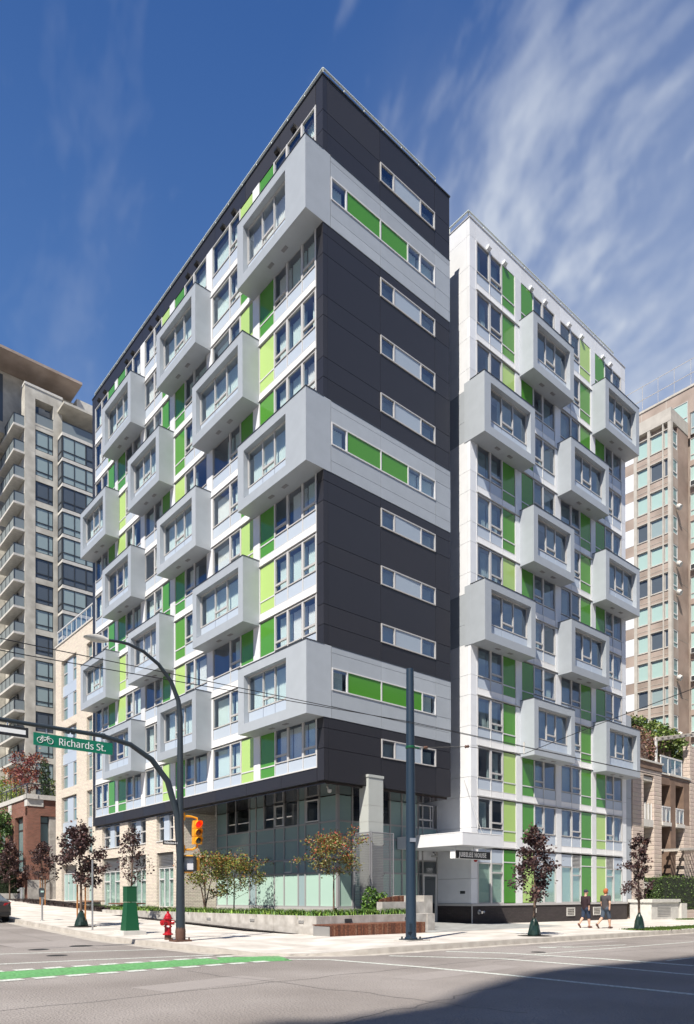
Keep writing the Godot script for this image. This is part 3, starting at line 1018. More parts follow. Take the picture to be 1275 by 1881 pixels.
func base_top(B: Node3D, side: int, a: float, c: float, clear: bool, i: int) -> void:
	if clear:
		pf(B, "pane", side, a + 0.03, c - 0.03, 3.75, 4.97, -0.05, -0.035, M.glass_dark)
		if i % 3 == 1:
			var w := c - a - 0.12
			part(B, "window", frame_mesh(w, 1.12, [], [], 0.06, 0.08), M.frame_light, Transform3D(sb(side), fx(side, (c - 0.06) if side == 0 else a + 0.06, 3.8, 0.01)))
	else:
		pf(B, "teal_panel", side, a + 0.03, c - 0.03, 3.75, 4.97, -0.06, -0.02, M.teal_panel)


func base_low(B: Node3D, side: int, a: float, c: float) -> void:
	var narrow := c - a < 0.8
	pf(B, "teal_panel", side, a + 0.03, c - 0.03, 3.01, 3.69, -0.06, -0.02, M.teal_panel)
	pf(B, "teal_panel", side, a + 0.03, c - 0.03, 1.98, 2.95, -0.06, -0.02, M.teal_panel)
	pf(B, "mint_panel", side, a + 0.03, c - 0.03, 1.25, 1.92, -0.06, -0.02, M.teal_light if narrow else M.mint_dim)
	pf(B, "mint_panel", side, a + 0.03, c - 0.03, -0.47, 1.19, -0.06, -0.02, M.teal_light if narrow else M.mint_glass)
	if c - a > 2.0 and side == 0:
		part(B, "window", frame_mesh(0.7, 0.62, [], [], 0.06, 0.08), M.frame_light, Transform3D(sb(side), fx(side, c - 0.9, 1.28, 0.01)))


func font(bold: bool) -> SystemFont:
	var key := "font%s" % bold
	if not cache.has(key):
		var f := SystemFont.new()
		f.font_names = PackedStringArray(["Droid Sans"])
		f.font_weight = 700 if bold else 400
		cache[key] = f
	return cache[key]


# ---------------------------------------------------------------- ground
func kerb_line() -> PackedVector2Array:   # the edge of the corner pavement, from far up the left street round to far along the right one
	var p := PackedVector2Array()
	for z in [-110.0, -80.0, -60.0, -45.0, -34.0, -26.0, -20.0, -15.0, -11.0, -8.0, -5.5, -3.5, -2.0, -0.5, 1.5, 3.5, 5.5]:
		p.append(Vector2(-9.5, z))
	var R := 3.6
	var cx := -9.5 + R
	var cz := 10.1 - R
	for i in range(0, 9):
		var a := PI + PI * 0.5 * i / 8.0
		p.append(Vector2(cx + R * cos(a), cz - R * sin(a)))
	for x in [-4.5, -2.0, 2.0, 6.0, 12.0, 20.0, 30.0, 45.0, 65.0, 95.0]:
		p.append(Vector2(x, 10.1))
	return p


func drop(x: float, z: float) -> float:   # the ramp at the corner
	var d := Vector2(x, z).distance_to(Vector2(-8.3, 8.9))
	return 0.1 * smoothstep(2.6, 0.4, d)


func sheet(xs: Array, zs: Array, off: float) -> ArrayMesh:
	var b := MB.new()
	for i in xs.size() - 1:
		for j in zs.size() - 1:
			var p := []
			for q in [[i, j], [i + 1, j], [i + 1, j + 1], [i, j + 1]]:
				p.append(Vector3(xs[q[0]], g(xs[q[0]], zs[q[1]]) + off, zs[q[1]]))
			b.quad(p[0], p[1], p[2], p[3], Vector3.UP)
	return b.done()


func road_line(called: String, label: String, pts: Array, w: float, m: Material, off := 0.004) -> void:
	var b := MB.new()
	for i in pts.size() - 1:
		var a: Vector2 = pts[i]
		var c: Vector2 = pts[i + 1]
		var d := (c - a).normalized()
		var s := Vector2(-d.y, d.x) * w * 0.5
		var q := []
		for k in [a - s, c - s, c + s, a + s]:
			q.append(Vector3(k.x, g(k.x, k.y) - 0.15 + off, k.y))
		b.quad(q[0], q[1], q[2], q[3], Vector3.UP)
	struct(called, b.done(), m, label)


func ground() -> void:
	var xs := [-400.0, -120.0, -60.0, -30.0, -20.0, -12.0, -6.0, -3.0, 10.0, 30.0, 60.0, 87.0, 150.0, 400.0]
	var zs := [-400.0, -150.0, -70.5, -50.0, -30.0, -20.0, -10.0, -5.0, -0.5, 10.0, 30.0, 60.0, 150.0, 400.0]
	struct("road", sheet(xs, zs, -0.15), M.asphalt, "grey asphalt of the two crossing streets")
	# pavement inside the kerb line
	var K := kerb_line()
	var b := MB.new()
	var kb := MB.new()
	var gut := MB.new()
	var inner := Vector2(-2.8, 3.0)
	for i in K.size() - 1:
		var a := K[i]
		var c := K[i + 1]
		var ai := Vector2(-3.0, minf(a.y, 3.0)) if a.y < 6.0 else Vector2(maxf(a.x, -3.0), 3.0)
		var ci := Vector2(-3.0, minf(c.y, 3.0)) if c.y < 6.0 else Vector2(maxf(c.x, -3.0), 3.0)
		var na := knorm(K, i)
		var nc := knorm(K, i + 1)
		var pa := a - na * 0.16
		var pc := c - nc * 0.16
		strip(b, pa, pc, ci, ai, 0.0)
		# kerb top, face and gutter
		strip(kb, a, c, pc, pa, 0.004)
		var ya := g(a.x, a.y) + 0.004 - drop(a.x, a.y)
		var yc := g(c.x, c.y) + 0.004 - drop(c.x, c.y)
		var la := g(a.x, a.y) - 0.17
		var lc := g(c.x, c.y) - 0.17
		kb.quad(Vector3(a.x, ya, a.y), Vector3(c.x, yc, c.y), Vector3(c.x + nc.x * 0.02, lc, c.y + nc.y * 0.02), Vector3(a.x + na.x * 0.02, la, a.y + na.y * 0.02), Vector3(na.x, 0.2, na.y).normalized())
		var oa := a + na * 0.45
		var oc := c + nc * 0.45
		gut.quad(Vector3(a.x, g(a.x, a.y) - 0.146, a.y), Vector3(c.x, g(c.x, c.y) - 0.146, c.y), Vector3(oc.x, g(oc.x, oc.y) - 0.146, oc.y), Vector3(oa.x, g(oa.x, oa.y) - 0.146, oa.y), Vector3.UP)
	# the rest, below the buildings and out to the right
	var zz := [-110.0, -70.5, -40.0, -20.0, -10.0, -0.5, 3.0]
	var xx := [-3.0, 10.0, 40.0, 87.0, 95.0]
	for i in xx.size() - 1:
		for j in zz.size() - 1:
			strip(b, Vector2(xx[i], zz[j]), Vector2(xx[i + 1], zz[j]), Vector2(xx[i + 1], zz[j + 1]), Vector2(xx[i], zz[j + 1]), 0.0)
	struct("pavement", b.done(), M.pavement, "pale concrete pavement round the corner")
	struct("kerb", kb.done(), M.kerb, "worn concrete kerb along both streets")
	struct("gutter", gut.done(), M.kerb, "concrete gutter strip beside the kerb")
	# grey paving in front of the entrance
	b = MB.new()
	var ep := [Vector2(1.5, -2.3), Vector2(12.6, 0.06), Vector2(11.2, 4.4), Vector2(1.2, 5.1)]
	strip(b, ep[0], Vector2(9.9, -2.3), Vector2(9.9, 4.6), ep[3], 0.005)
	strip(b, Vector2(9.9, 0.05), Vector2(12.8, 0.05), Vector2(11.9, 4.3), Vector2(9.9, 4.6), 0.005)
	struct("entry_paving", b.done(), M.entry_paving, "grey paving in front of the glass entrance")
	# kerbs and pavements on the far sides of both streets, outside the frame or at its edge
	b = MB.new()
	for q in [[-110.0, -70.5], [-70.5, -30.0], [-30.0, -0.5], [-0.5, 8.0]]:
		strip(b, Vector2(-60, q[0]), Vector2(-25.5, q[0]), Vector2(-25.5, q[1]), Vector2(-60, q[1]), 0.0)
	strip(b, Vector2(-60, 28.5), Vector2(-24.5, 28.5), Vector2(-24.5, 90), Vector2(-60, 90), 0.0)
	strip(b, Vector2(-9.5, 28.5), Vector2(95, 28.5), Vector2(95, 90), Vector2(-9.5, 90), 0.0)
	struct("far_pavement", b.done(), M.pavement, "pavements on the opposite sides of the streets")
	# painted lines
	road_line("crosswalk_line", "white crosswalk line across the left street, the farther of the two", [Vector2(-22.0, 3.0), Vector2(-13.8, 3.35), Vector2(-10.0, 4.6)], 0.16, M.paint_white)
	road_line("crosswalk_line", "white crosswalk line across the left street, the one next to the green lane", [Vector2(-22.0, 5.6), Vector2(-14.7, 6.4), Vector2(-12.6, 6.75), Vector2(-9.6, 7.55), Vector2(-8.6, 7.95)], 0.17, M.paint_white)
	road_line("bike_lane", "bright green painted bicycle lane across the left street", [Vector2(-30.0, 8.95), Vector2(-13.0, 8.97), Vector2(-10.4, 8.9), Vector2(-8.9, 9.5)], 1.45, M.paint_green)
	for k in 34:
		var x := -9.6 - 0.61 * k
		road_line("lane_dash", "white dash along the edges of the green bicycle lane", [Vector2(x - 0.4, 8.12), Vector2(x, 8.12)], 0.3, M.paint_white, 0.008)
		road_line("lane_dash", "white dash along the edges of the green bicycle lane", [Vector2(x - 0.55, 9.92), Vector2(x - 0.13, 9.92)], 0.3, M.paint_white, 0.008)
	road_line("crosswalk_line", "long white line of the right-hand crosswalk, nearest the green lane", [Vector2(-9.1, 9.75), Vector2(-8.35, 10.6), Vector2(-8.0, 13.3), Vector2(-7.9, 15.4), Vector2(-7.95, 17.5), Vector2(-8.1, 28.0)], 0.17, M.paint_white)
	road_line("crosswalk_line", "middle white line of the right-hand crosswalk", [Vector2(-6.5, 10.75), Vector2(-5.05, 13.2), Vector2(-5.0, 15.8), Vector2(-5.2, 17.9), Vector2(-5.3, 28.0)], 0.17, M.paint_white)
	road_line("stop_line", "white stop line of the right street beside the crosswalk", [Vector2(-4.3, 10.75), Vector2(-3.6, 12.2), Vector2(-3.25, 14.8), Vector2(-3.35, 17.1), Vector2(-3.4, 28.0)], 0.2, M.paint_white)
	road_line("lane_line", "thin white line between the parking lane and the bike lane on the right", [Vector2(-3.3, 13.0), Vector2(6.0, 13.2), Vector2(90.0, 13.4)], 0.1, M.paint_white)
	road_line("lane_line", "thin white lane line at the right edge, partly in shade", [Vector2(-2.6, 16.15), Vector2(90.0, 16.4)], 0.1, M.paint_white)
	road_line("lane_arrow", "white arrow painted on the road on the right", [Vector2(-1.0, 11.6), Vector2(0.3, 11.85)], 0.12, M.paint_white)
	road_line("lane_arrow", "white arrow painted on the road on the right", [Vector2(-0.5, 12.05), Vector2(2.3, 12.55)], 0.13, M.paint_white, 0.006)
	road_line("lane_arrow", "white arrow painted on the road on the right", [Vector2(-1.0, 11.55), Vector2(-0.6, 11.85)], 0.4, M.paint_white, 0.008)
	for q in [[-12.6, 2.3, 0.5], [-12.9, 4.8, 0.45], [-11.1, 1.6, 0.6], [-2.6, 12.6, 0.35]]:
		var d := MB.new()
		d.lathe([Vector2(q[2] * 0.6, 0), Vector2(q[2] * 0.55, 0.006), Vector2(0, 0.006)], 18, Transform3D(Basis(), Vector3(q[0], g(q[0], q[1]) - 0.15, q[1])))
		struct("manhole_cover", d.done(), M.tyre, "dark iron cover in the asphalt")


func knorm(K: PackedVector2Array, i: int) -> Vector2:
	var d := (K[mini(i + 1, K.size() - 1)] - K[maxi(i - 1, 0)]).normalized()
	return Vector2(-d.y, d.x)


func strip(b: MB, p: Vector2, q: Vector2, r: Vector2, s: Vector2, off: float) -> void:
	var v := []
	for k in [p, q, r, s]:
		v.append(Vector3(k.x, g(k.x, k.y) + off - drop(k.x, k.y), k.y))
	if (v[0] - v[2]).length() < 0.001 or (v[1] - v[3]).length() < 0.001:
		return
	b.quad(v[0], v[1], v[2], v[3], Vector3.UP)


# ---------------------------------------------------------------- plants
func leaf(b: MB, p: Vector3, s: float, c: Color) -> void:
	# a small folded leaf
	var d := Vector3(rng.randf_range(-1, 1), rng.randf_range(-1.0, 0.7), rng.randf_range(-1, 1)).normalized()
	var u := d.cross(Vector3(rng.randf_range(-1, 1), rng.randf_range(-1, 1), rng.randf_range(-1, 1))).normalized()
	var nv := d.cross(u).normalized()
	b.col = c
	var tip := p + d * s
	var m := p + d * s * 0.45
	var l := m + u * s * 0.42 + nv * s * 0.12
	var r := m - u * s * 0.42 + nv * s * 0.12
	b.tri(p, l, tip, nv, nv, nv)
	b.tri(p, tip, r, nv, nv, nv)


func vary(c: Color, k := 0.35) -> Color:
	var f := 1.0 + rng.randf_range(-k, k)
	return Color(c.r * f * rng.randf_range(0.9, 1.1), c.g * f, c.b * f * rng.randf_range(0.85, 1.15))


# a young tree: clear stem, rising limbs, leaves in clumps along the twigs
func tree(called: String, label: String, cat: String, at: Vector3, hgt: float, clear: float, wid: float, cols: Array, leaves: int, ls: float, sd: int, stems := 1, group := "", tops := 0.35) -> Node3D:
	rng.seed = sd
	var T := thing(called, label, cat, at, group)
	var tr := MB.new()
	var cr := MB.new()
	cr.tinted = true
	var tips := []
	var r0 := 0.012 * hgt + 0.006
	for s in stems:
		var lean := Vector3(rng.randf_range(-0.06, 0.06), 0, rng.randf_range(-0.06, 0.06)) if stems == 1 else Vector3(cos(TAU * s / stems + 0.5), 0, sin(TAU * s / stems + 0.5)) * 0.22 * wid
		var pts := []
		for i in 7:
			var t := i / 6.0
			pts.append(Vector3(0, hgt * t * 0.97, 0) + lean * t * (1.0 if stems == 1 else sqrt(t) * 1.4) + Vector3(rng.randf_range(-1, 1), 0, rng.randf_range(-1, 1)) * 0.015 * hgt * t)
		tr.tube(pts, [r0, r0 * 0.92, r0 * 0.8, r0 * 0.62, r0 * 0.45, r0 * 0.28, r0 * 0.12], 7)
		var nb := int(15.0 / stems) + 4
		for i in nb:
			var t := lerpf(clear / hgt * 0.92, 0.93, pow((i + rng.randf()) / nb, 0.9))
			var f := t * 6.0
			var base: Vector3 = pts[int(f)].lerp(pts[mini(int(f) + 1, 6)], f - int(f))
			var q := (t - clear / hgt) / (1.0 - clear / hgt)
			var prof := wid * 0.5 * (0.55 + 0.75 * sin(PI * clampf(q * (0.9 - tops) + 0.25, 0, 1))) * (1.0 - q * tops * 1.3)
			if tops >= 0.3:
				prof = wid * 0.5 * lerpf(1.12, 0.22, pow(clampf(q, 0, 1), 1.15)) * (0.8 + 0.2 * smoothstep(0.0, 0.2, q))
			var az := i * 2.4 + rng.randf_range(-0.5, 0.5)
			var ln := prof * rng.randf_range(0.65, 1.15)
			var dir := Vector3(cos(az), rng.randf_range(0.45, 1.1), sin(az))
			var e := base + Vector3(dir.x * ln, dir.y * ln * 0.75, dir.z * ln)
			e.y = minf(e.y, hgt)
			var mid := base.lerp(e, 0.5) + Vector3(0, -0.04 * ln, 0)
			tr.tube([base, mid, e], [r0 * 0.35 * (1.1 - t), r0 * 0.22 * (1.1 - t), 0.003], 5, false)
			for k in 3:
				var a := base.lerp(e, rng.randf_range(0.4, 1.0))
				var e2 := a + Vector3(rng.randf_range(-1, 1), rng.randf_range(-0.3, 0.9), rng.randf_range(-1, 1)).normalized() * ln * rng.randf_range(0.25, 0.6)
				tr.tube([a, e2], [0.006, 0.003], 4, false)
				tips.append([a, e2])
			tips.append([base.lerp(e, 0.45), e])
		tips.append([pts[4], pts[6]])
	for i in leaves:
		var q: Array = tips[rng.randi() % tips.size()]
		var p: Vector3 = q[0].lerp(q[1], sqrt(rng.randf()) * 1.05) + Vector3(rng.randfn(0, 1), rng.randfn(0, 1), rng.randfn(0, 1)) * 0.05 * wid
		if p.y < clear * 0.85:
			continue
		var ci := rng.randf()
		var c: Color = cols[0]
		if cols.size() > 1 and ci > 0.62:
			c = cols[1]
		if cols.size() > 2 and ci > 0.9 - 0.25 * clampf((p.y - hgt * 0.7) / (hgt * 0.3), 0, 1):
			c = cols[2]
		leaf(cr, p, ls * rng.randf_range(0.65, 1.2), vary(c))
	part(T, "trunk", tr.done(), M.bark)
	part(T, "crown", cr.done(), M.leaves)
	return T


func bush(par: Node3D, called: String, lo: Vector3, hi: Vector3, cols: Array, n: int, ls: float, sd: int, round := true) -> void:
	rng.seed = sd
	var b := MB.new()
	b.tinted = true
	var nz := FastNoiseLite.new()
	nz.seed = sd
	nz.frequency = 0.9 / maxf(0.2, (hi - lo).length() * 0.12)
	for i in n:
		var q := Vector3(rng.randf(), rng.randf(), rng.randf())
		if round:
			var d := Vector3(rng.randfn(0, 1), rng.randfn(0, 1), rng.randfn(0, 1)).normalized() * pow(rng.randf(), 0.22)
			q = Vector3(0.5, 0.5, 0.5) + d * 0.5
		else:   # clipped hedge: leaves near its faces
			var ax := rng.randi() % 3
			q[ax] = float(rng.randi() % 2) + rng.randf_range(-0.06, 0.06)
		var p := lo + q * (hi - lo)
		if round:
			p += Vector3(0, 1, 0) * nz.get_noise_3dv(p) * (hi.y - lo.y) * 0.22
			if nz.get_noise_3dv(p * 1.7 + Vector3(9, 0, 0)) < -0.25:
				continue
		leaf(b, p, ls * rng.randf_range(0.7, 1.3), vary(cols[0] if rng.randf() < 0.65 else cols[cols.size() - 1]))
	part(par, called, b.done(), M.leaves)


func hedge(label: String, lo: Vector3, hi: Vector3, cols: Array, n: int, sd: int, group := "") -> void:
	var T := thing("hedge", label, "hedge", Vector3((lo.x + hi.x) * 0.5, lo.y, (lo.z + hi.z) * 0.5), group)
	var off := T.position
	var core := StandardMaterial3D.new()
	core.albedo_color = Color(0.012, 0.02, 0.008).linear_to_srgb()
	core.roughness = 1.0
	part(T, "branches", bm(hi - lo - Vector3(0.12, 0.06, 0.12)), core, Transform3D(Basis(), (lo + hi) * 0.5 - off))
	bush(T, "foliage", lo - off, hi - off, cols, n * 2, 0.085, sd, false)


func watering_bag(label: String, at: Vector3, h := 0.62) -> void:
	var o := thing("watering_bag", label, "watering bag", at, "green watering bags at the feet of young trees")
	var b := MB.new()
	rng.seed = int(at.x * 100)
	var prof := [[0.0, 0.26], [0.06, 0.275], [0.2, 0.24], [0.38, 0.19], [0.52, 0.14], [0.62, 0.07], [0.66, 0.09]]
	var seg := 16
	var rings := []
	for q in prof:
		var r := []
		for k in seg:
			var a := TAU * k / seg
			var rad: float = q[1] * (1.0 + 0.07 * sin(a * 4.0 + q[0] * 9.0) + rng.randf_range(-0.03, 0.03))
			r.append(Vector3(cos(a) * rad, q[0] * h / 0.62, sin(a) * rad * 0.8))
		rings.append(r)
	for i in rings.size() - 1:
		for k in seg:
			var p: Array = [rings[i][k], rings[i][(k + 1) % seg], rings[i + 1][(k + 1) % seg], rings[i + 1][k]]
			var nv: Vector3 = (p[1] - p[0]).cross(p[3] - p[0]).normalized()
			var mid: Vector3 = (p[0] + p[2]) * 0.5
			if nv.dot(Vector3(mid.x, 0.1, mid.z)) < 0:
				nv = -nv
			b.quad(p[0], p[1], p[2], p[3], nv)
	part(o, "bag", b.done(), M.bag)
	var soil := MB.new()
	soil.lathe([Vector2(0.62, 0.0), Vector2(0.5, 0.012), Vector2(0, 0.012)], 18)
	part(o, "soil_ring", soil.done(), M.soil)


func tufts(called: String, label: String, spots: Array, h: float, cols: Array, sd: int, spread := 0.12, blades := 16) -> void:
	rng.seed = sd
	var b := MB.new()
	b.tinted = true
	for p in spots:
		for k in blades:
			var a := rng.randf() * TAU
			var o: Vector3 = p + Vector3(rng.randfn(0, spread), 0, rng.randfn(0, spread))
			var d := Vector3(cos(a), 0, sin(a))
			var hh := h * rng.randf_range(0.5, 1.15)
			var mid := o + d * hh * 0.2 + Vector3(0, hh * 0.65, 0)
			var tip := o + d * hh * 0.65 + Vector3(0, hh * 0.85, 0)
			var w := Vector3(-d.z, 0, d.x) * 0.011
			var nv := (d * 0.6 + Vector3.UP).normalized()
			b.col = vary(cols[rng.randi() % cols.size()], 0.3)
			b.quad(o - w, o + w, mid + w, mid - w, nv)
			b.tri(mid - w, mid + w, tip, nv, nv, nv)
	var m := struct(called, b.done(), M.leaves, label)
	m.set_meta("kind", "stuff")
	m.set_meta("category", "plants")


func plants() -> void:
	var maroon := [Color(0.042, 0.02, 0.021), Color(0.07, 0.036, 0.034), Color(0.1, 0.045, 0.035)]
	var gm := "young purple-leaved street trees"
	tree("maple_tree", "young purple-leaved maple with green bag, left of the two walkers", "tree", Vector3(2.33, g(2.3, 9.1), 9.1), 4.1, 1.0, 1.75, maroon, 2300, 0.115, 11, 1, gm)
	tree("maple_tree", "thin purple-leaved maple with green bag at the right end of the white wing", "tree", Vector3(10.25, g(10.25, 9), 9.0), 4.35, 1.15, 1.3, maroon, 1700, 0.11, 12, 1, gm)
	tree("maple_tree", "dense purple-leaved maple with stakes and a green bag near the signpost", "tree", Vector3(-8.47, g(-8.47, -5.6), -5.62), 4.45, 1.5, 2.1, maroon, 3100, 0.125, 13, 1, gm)
	tree("maple_tree", "sparse purple-leaved maple rising behind the green utility box", "tree", Vector3(-5.1, g(-5, -8.4), -8.42), 4.7, 1.75, 1.7, maroon, 1000, 0.12, 14, 1, gm)
	tree("maple_tree", "purple-leaved maple with stakes behind the parking meter", "tree", Vector3(-3.61, g(-3.6, -26), -26.2), 4.5, 1.6, 1.9, maroon, 1700, 0.14, 15, 1, gm)
	tree("maple_tree", "purple-leaved maple at the far left beyond the parked car", "tree", Vector3(-2.4, g(-2.4, -39), -38.5), 5.0, 0.9, 2.4, maroon, 2600, 0.15, 16, 1, gm)
	# stakes
	for q in [[Vector3(-8.47, 0, -5.62), 1.75, "pair of orange stakes beside the dense purple maple near the signpost"], [Vector3(-3.61, 0, -26.2), 1.9, "pair of orange stakes beside the purple maple behind the parking meter"]]:
		var at: Vector3 = q[0]
		at.y = g(at.x, at.z)
		var st := thing("tree_stakes", q[2], "tree stakes", at)
		for k in [-1, 1]:
			part(st, "stake", bm(Vector3(0.05, q[1], 0.05)), M.stake, Transform3D(Basis(), Vector3(0.13 * k, q[1] * 0.5, 0.1 * k)))
	watering_bag("green watering bag round the maple stem left of the two walkers", Vector3(2.33, g(2.33, 9.1), 9.1))
	watering_bag("green watering bag beside the grass strip on the right", Vector3(10.25, g(10.25, 9), 9.0), 0.7)
	watering_bag("green watering bag on the left pavement beside the signpost", Vector3(-8.47, g(-8.47, -5.6), -5.62), 0.62)
	# garden trees in the planter
	var gr := [Color(0.12, 0.15, 0.025), Color(0.2, 0.17, 0.035), Color(0.22, 0.08, 0.02)]
	tree("garden_tree", "multi-stemmed small green tree in the planter behind the signal pole", "tree", Vector3(-1.9, -0.8, -7.0), 2.85, 0.7, 2.1, gr, 3200, 0.1, 21, 4, "", 0.2)
	tree("garden_tree", "small green tree in the planter in front of the mint windows", "tree", Vector3(0.3, -0.8, -7.9), 2.75, 0.75, 2.6, gr, 3600, 0.1, 22, 1, "", 0.15)
	var au := [Color(0.14, 0.145, 0.03), Color(0.18, 0.115, 0.035), Color(0.28, 0.05, 0.025)]
	tree("garden_tree", "small tree turning orange and red on a bare stem beside the grey corner stack", "tree", Vector3(0.31, -0.8, 0.27), 3.5, 1.55, 2.15, au, 4200, 0.085, 23, 1, "", 0.1)
	var cs := thing("climbing_shrub", "glossy green climbing shrub at the foot of the mesh trellis", "shrub", Vector3(2.35, -0.8, 0.75))
	bush(cs, "foliage", Vector3(-0.75, -0.05, -0.35), Vector3(0.15, 1.25, 0.35), [Color(0.06, 0.14, 0.02), Color(0.12, 0.22, 0.03)], 900, 0.1, 31)
	bush(cs, "foliage", Vector3(-0.1, -0.05, -0.1), Vector3(0.55, 1.0, 0.5), [Color(0.07, 0.16, 0.02), Color(0.2, 0.3, 0.04)], 420, 0.1, 32)
	bush(cs, "foliage", Vector3(-1.0, -0.1, -0.1), Vector3(1.2, 0.32, 0.9), [Color(0.09, 0.18, 0.03), Color(0.2, 0.3, 0.05)], 700, 0.08, 33)
	var sp := []
	rng.seed = 40
	for i in 300:
		sp.append(Vector3(-3.25 + rng.randf_range(0, 0.55), -0.78, rng.randf_range(-15.5, 3.4)))
	for i in 90:
		sp.append(Vector3(rng.randf_range(-3.2, 1.8), -0.78, 3.5 - rng.randf_range(0, 0.5)))
	tufts("grass_tufts", "tufts of fresh green grass along the edge of the concrete planter", sp, 0.36, [Color(0.16, 0.3, 0.04), Color(0.24, 0.36, 0.07), Color(0.09, 0.2, 0.04)], 41)
	sp = []
	for i in 420:
		sp.append(Vector3(rng.randf_range(9.9, 34.0), 0, rng.randf_range(8.55, 9.75)))
	for i in 120:
		sp.append(Vector3(rng.randf_range(28.0, 36.0), 0, rng.randf_range(2.6, 3.6)))
	for i in sp.size():
		sp[i].y = g(sp[i].x, sp[i].z) + 0.01
	tufts("grass", "short mown grass strip between pavement and kerb on the right", sp, 0.085, [Color(0.1, 0.2, 0.02), Color(0.14, 0.24, 0.03)], 42, 0.2, 40)
	# mulch bed and low dark plants along the left buildings
	var b := MB.new()
	for q in [[-52.0, -30.0], [-30.0, -20.0], [-20.0, -13.2]]:
		strip(b, Vector2(-3.6, q[0]), Vector2(0.1, q[0]), Vector2(0.1, q[1]), Vector2(-3.0, q[1]), 0.02)
	strip(b, Vector2(-4.1, -13.2), Vector2(-3.5, -13.2), Vector2(-3.5, 2.8), Vector2(-3.75, 2.8), 0.008)
	struct("mulch_bed", b.done(), M.mulch, "dark mulch bed along the foot of the left buildings")
	sp = []
	for i in 160:
		var z := rng.randf_range(-34.0, -15.0)
		sp.append(Vector3(-3.0 + rng.randf_range(0, 0.9) + (z + 15.0) * 0.02, g(-3, z) + 0.02, z))
	tufts("ground_cover", "low dark purple ground cover in the mulch bed on the left", sp, 0.3, [Color(0.03, 0.02, 0.022), Color(0.06, 0.035, 0.03)], 43, 0.2, 14)
	sp = []
	for i in 70:
		sp.append(Vector3(rng.randf_range(-2.0, -0.4), g(-1, -18) + 0.02, rng.randf_range(-24.0, -14.0)))
	tufts("ground_cover", "leafy green border plants in front of the cream brick windows", sp, 0.4, [Color(0.08, 0.17, 0.02), Color(0.13, 0.22, 0.03)], 44, 0.2, 14)


func road_wear() -> void:
	# patches, sealed cracks and tyre-darkened strips of the asphalt
	var dk := mat("asphalt_dark", Color(0.45, 0.41, 0.39), 0.9)
	textured(dk, M.asphalt.albedo_texture, 1.1, M.asphalt.normal_texture, 0.5)
	var lt := mat("asphalt_pale", Color(0.345, 0.312, 0.296), 0.92)
	textured(lt, M.asphalt.albedo_texture, 1.3, M.asphalt.normal_texture, 0.5)
	var seal := mat("crack_seal", Color(0.09, 0.085, 0.085), 0.7)
	for q in [[[-14.2, 12.4], [-11.8, 12.1], [-11.6, 13.0], [-14.0, 13.4], dk], [[-9.9, 14.2], [-6.4, 14.0], [-6.3, 14.7], [-9.8, 15.0], dk], [[-2.0, 11.0], [4.0, 11.1], [4.0, 11.5], [-2.0, 11.4], dk], [[-13.0, -1.0], [-10.4, -1.2], [-10.6, 1.2], [-12.9, 1.1], dk]]:
		var b := MB.new()
		var v := []
		for k in 4:
			v.append(Vector3(q[k][0], g(q[k][0], q[k][1]) - 0.1485, q[k][1]))
		b.quad(v[0], v[1], v[2], v[3], Vector3.UP)
		struct("asphalt_patch", b.done(), q[4], "patched piece of asphalt in the road")
	rng.seed = 58
	for q in [[Vector2(-17, 13.6), Vector2(-4.0, 13.1)], [Vector2(-12.2, 10.6), Vector2(-11.4, 18.5)], [Vector2(-6.0, 13.6), Vector2(22.0, 14.9)], [Vector2(-15.5, 17.6), Vector2(-9.0, 16.4)], [Vector2(-11.0, 3.0), Vector2(-11.4, -14.0)]]:
		var pts := []
		for i in 25:
			var p: Vector2 = q[0].lerp(q[1], i / 24.0)
			pts.append(p + Vector2(rng.randfn(0, 0.05), rng.randfn(0, 0.05)))
		road_line("road_crack", "thin sealed crack in the asphalt", pts, 0.022, seal, 0.0025)


# ---------------------------------------------------------------- street furniture
func text(par: Node3D, called: String, s: String, size: float, bold: bool, m: Material, t: Transform3D, depth := 0.004) -> MeshInstance3D:
	var tm := TextMesh.new()
	tm.text = s
	tm.font = font(bold)
	tm.font_size = 48
	tm.pixel_size = size / 34.0     # size is the height of the capitals
	tm.depth = depth
	return part(par, called, tm, m, t)


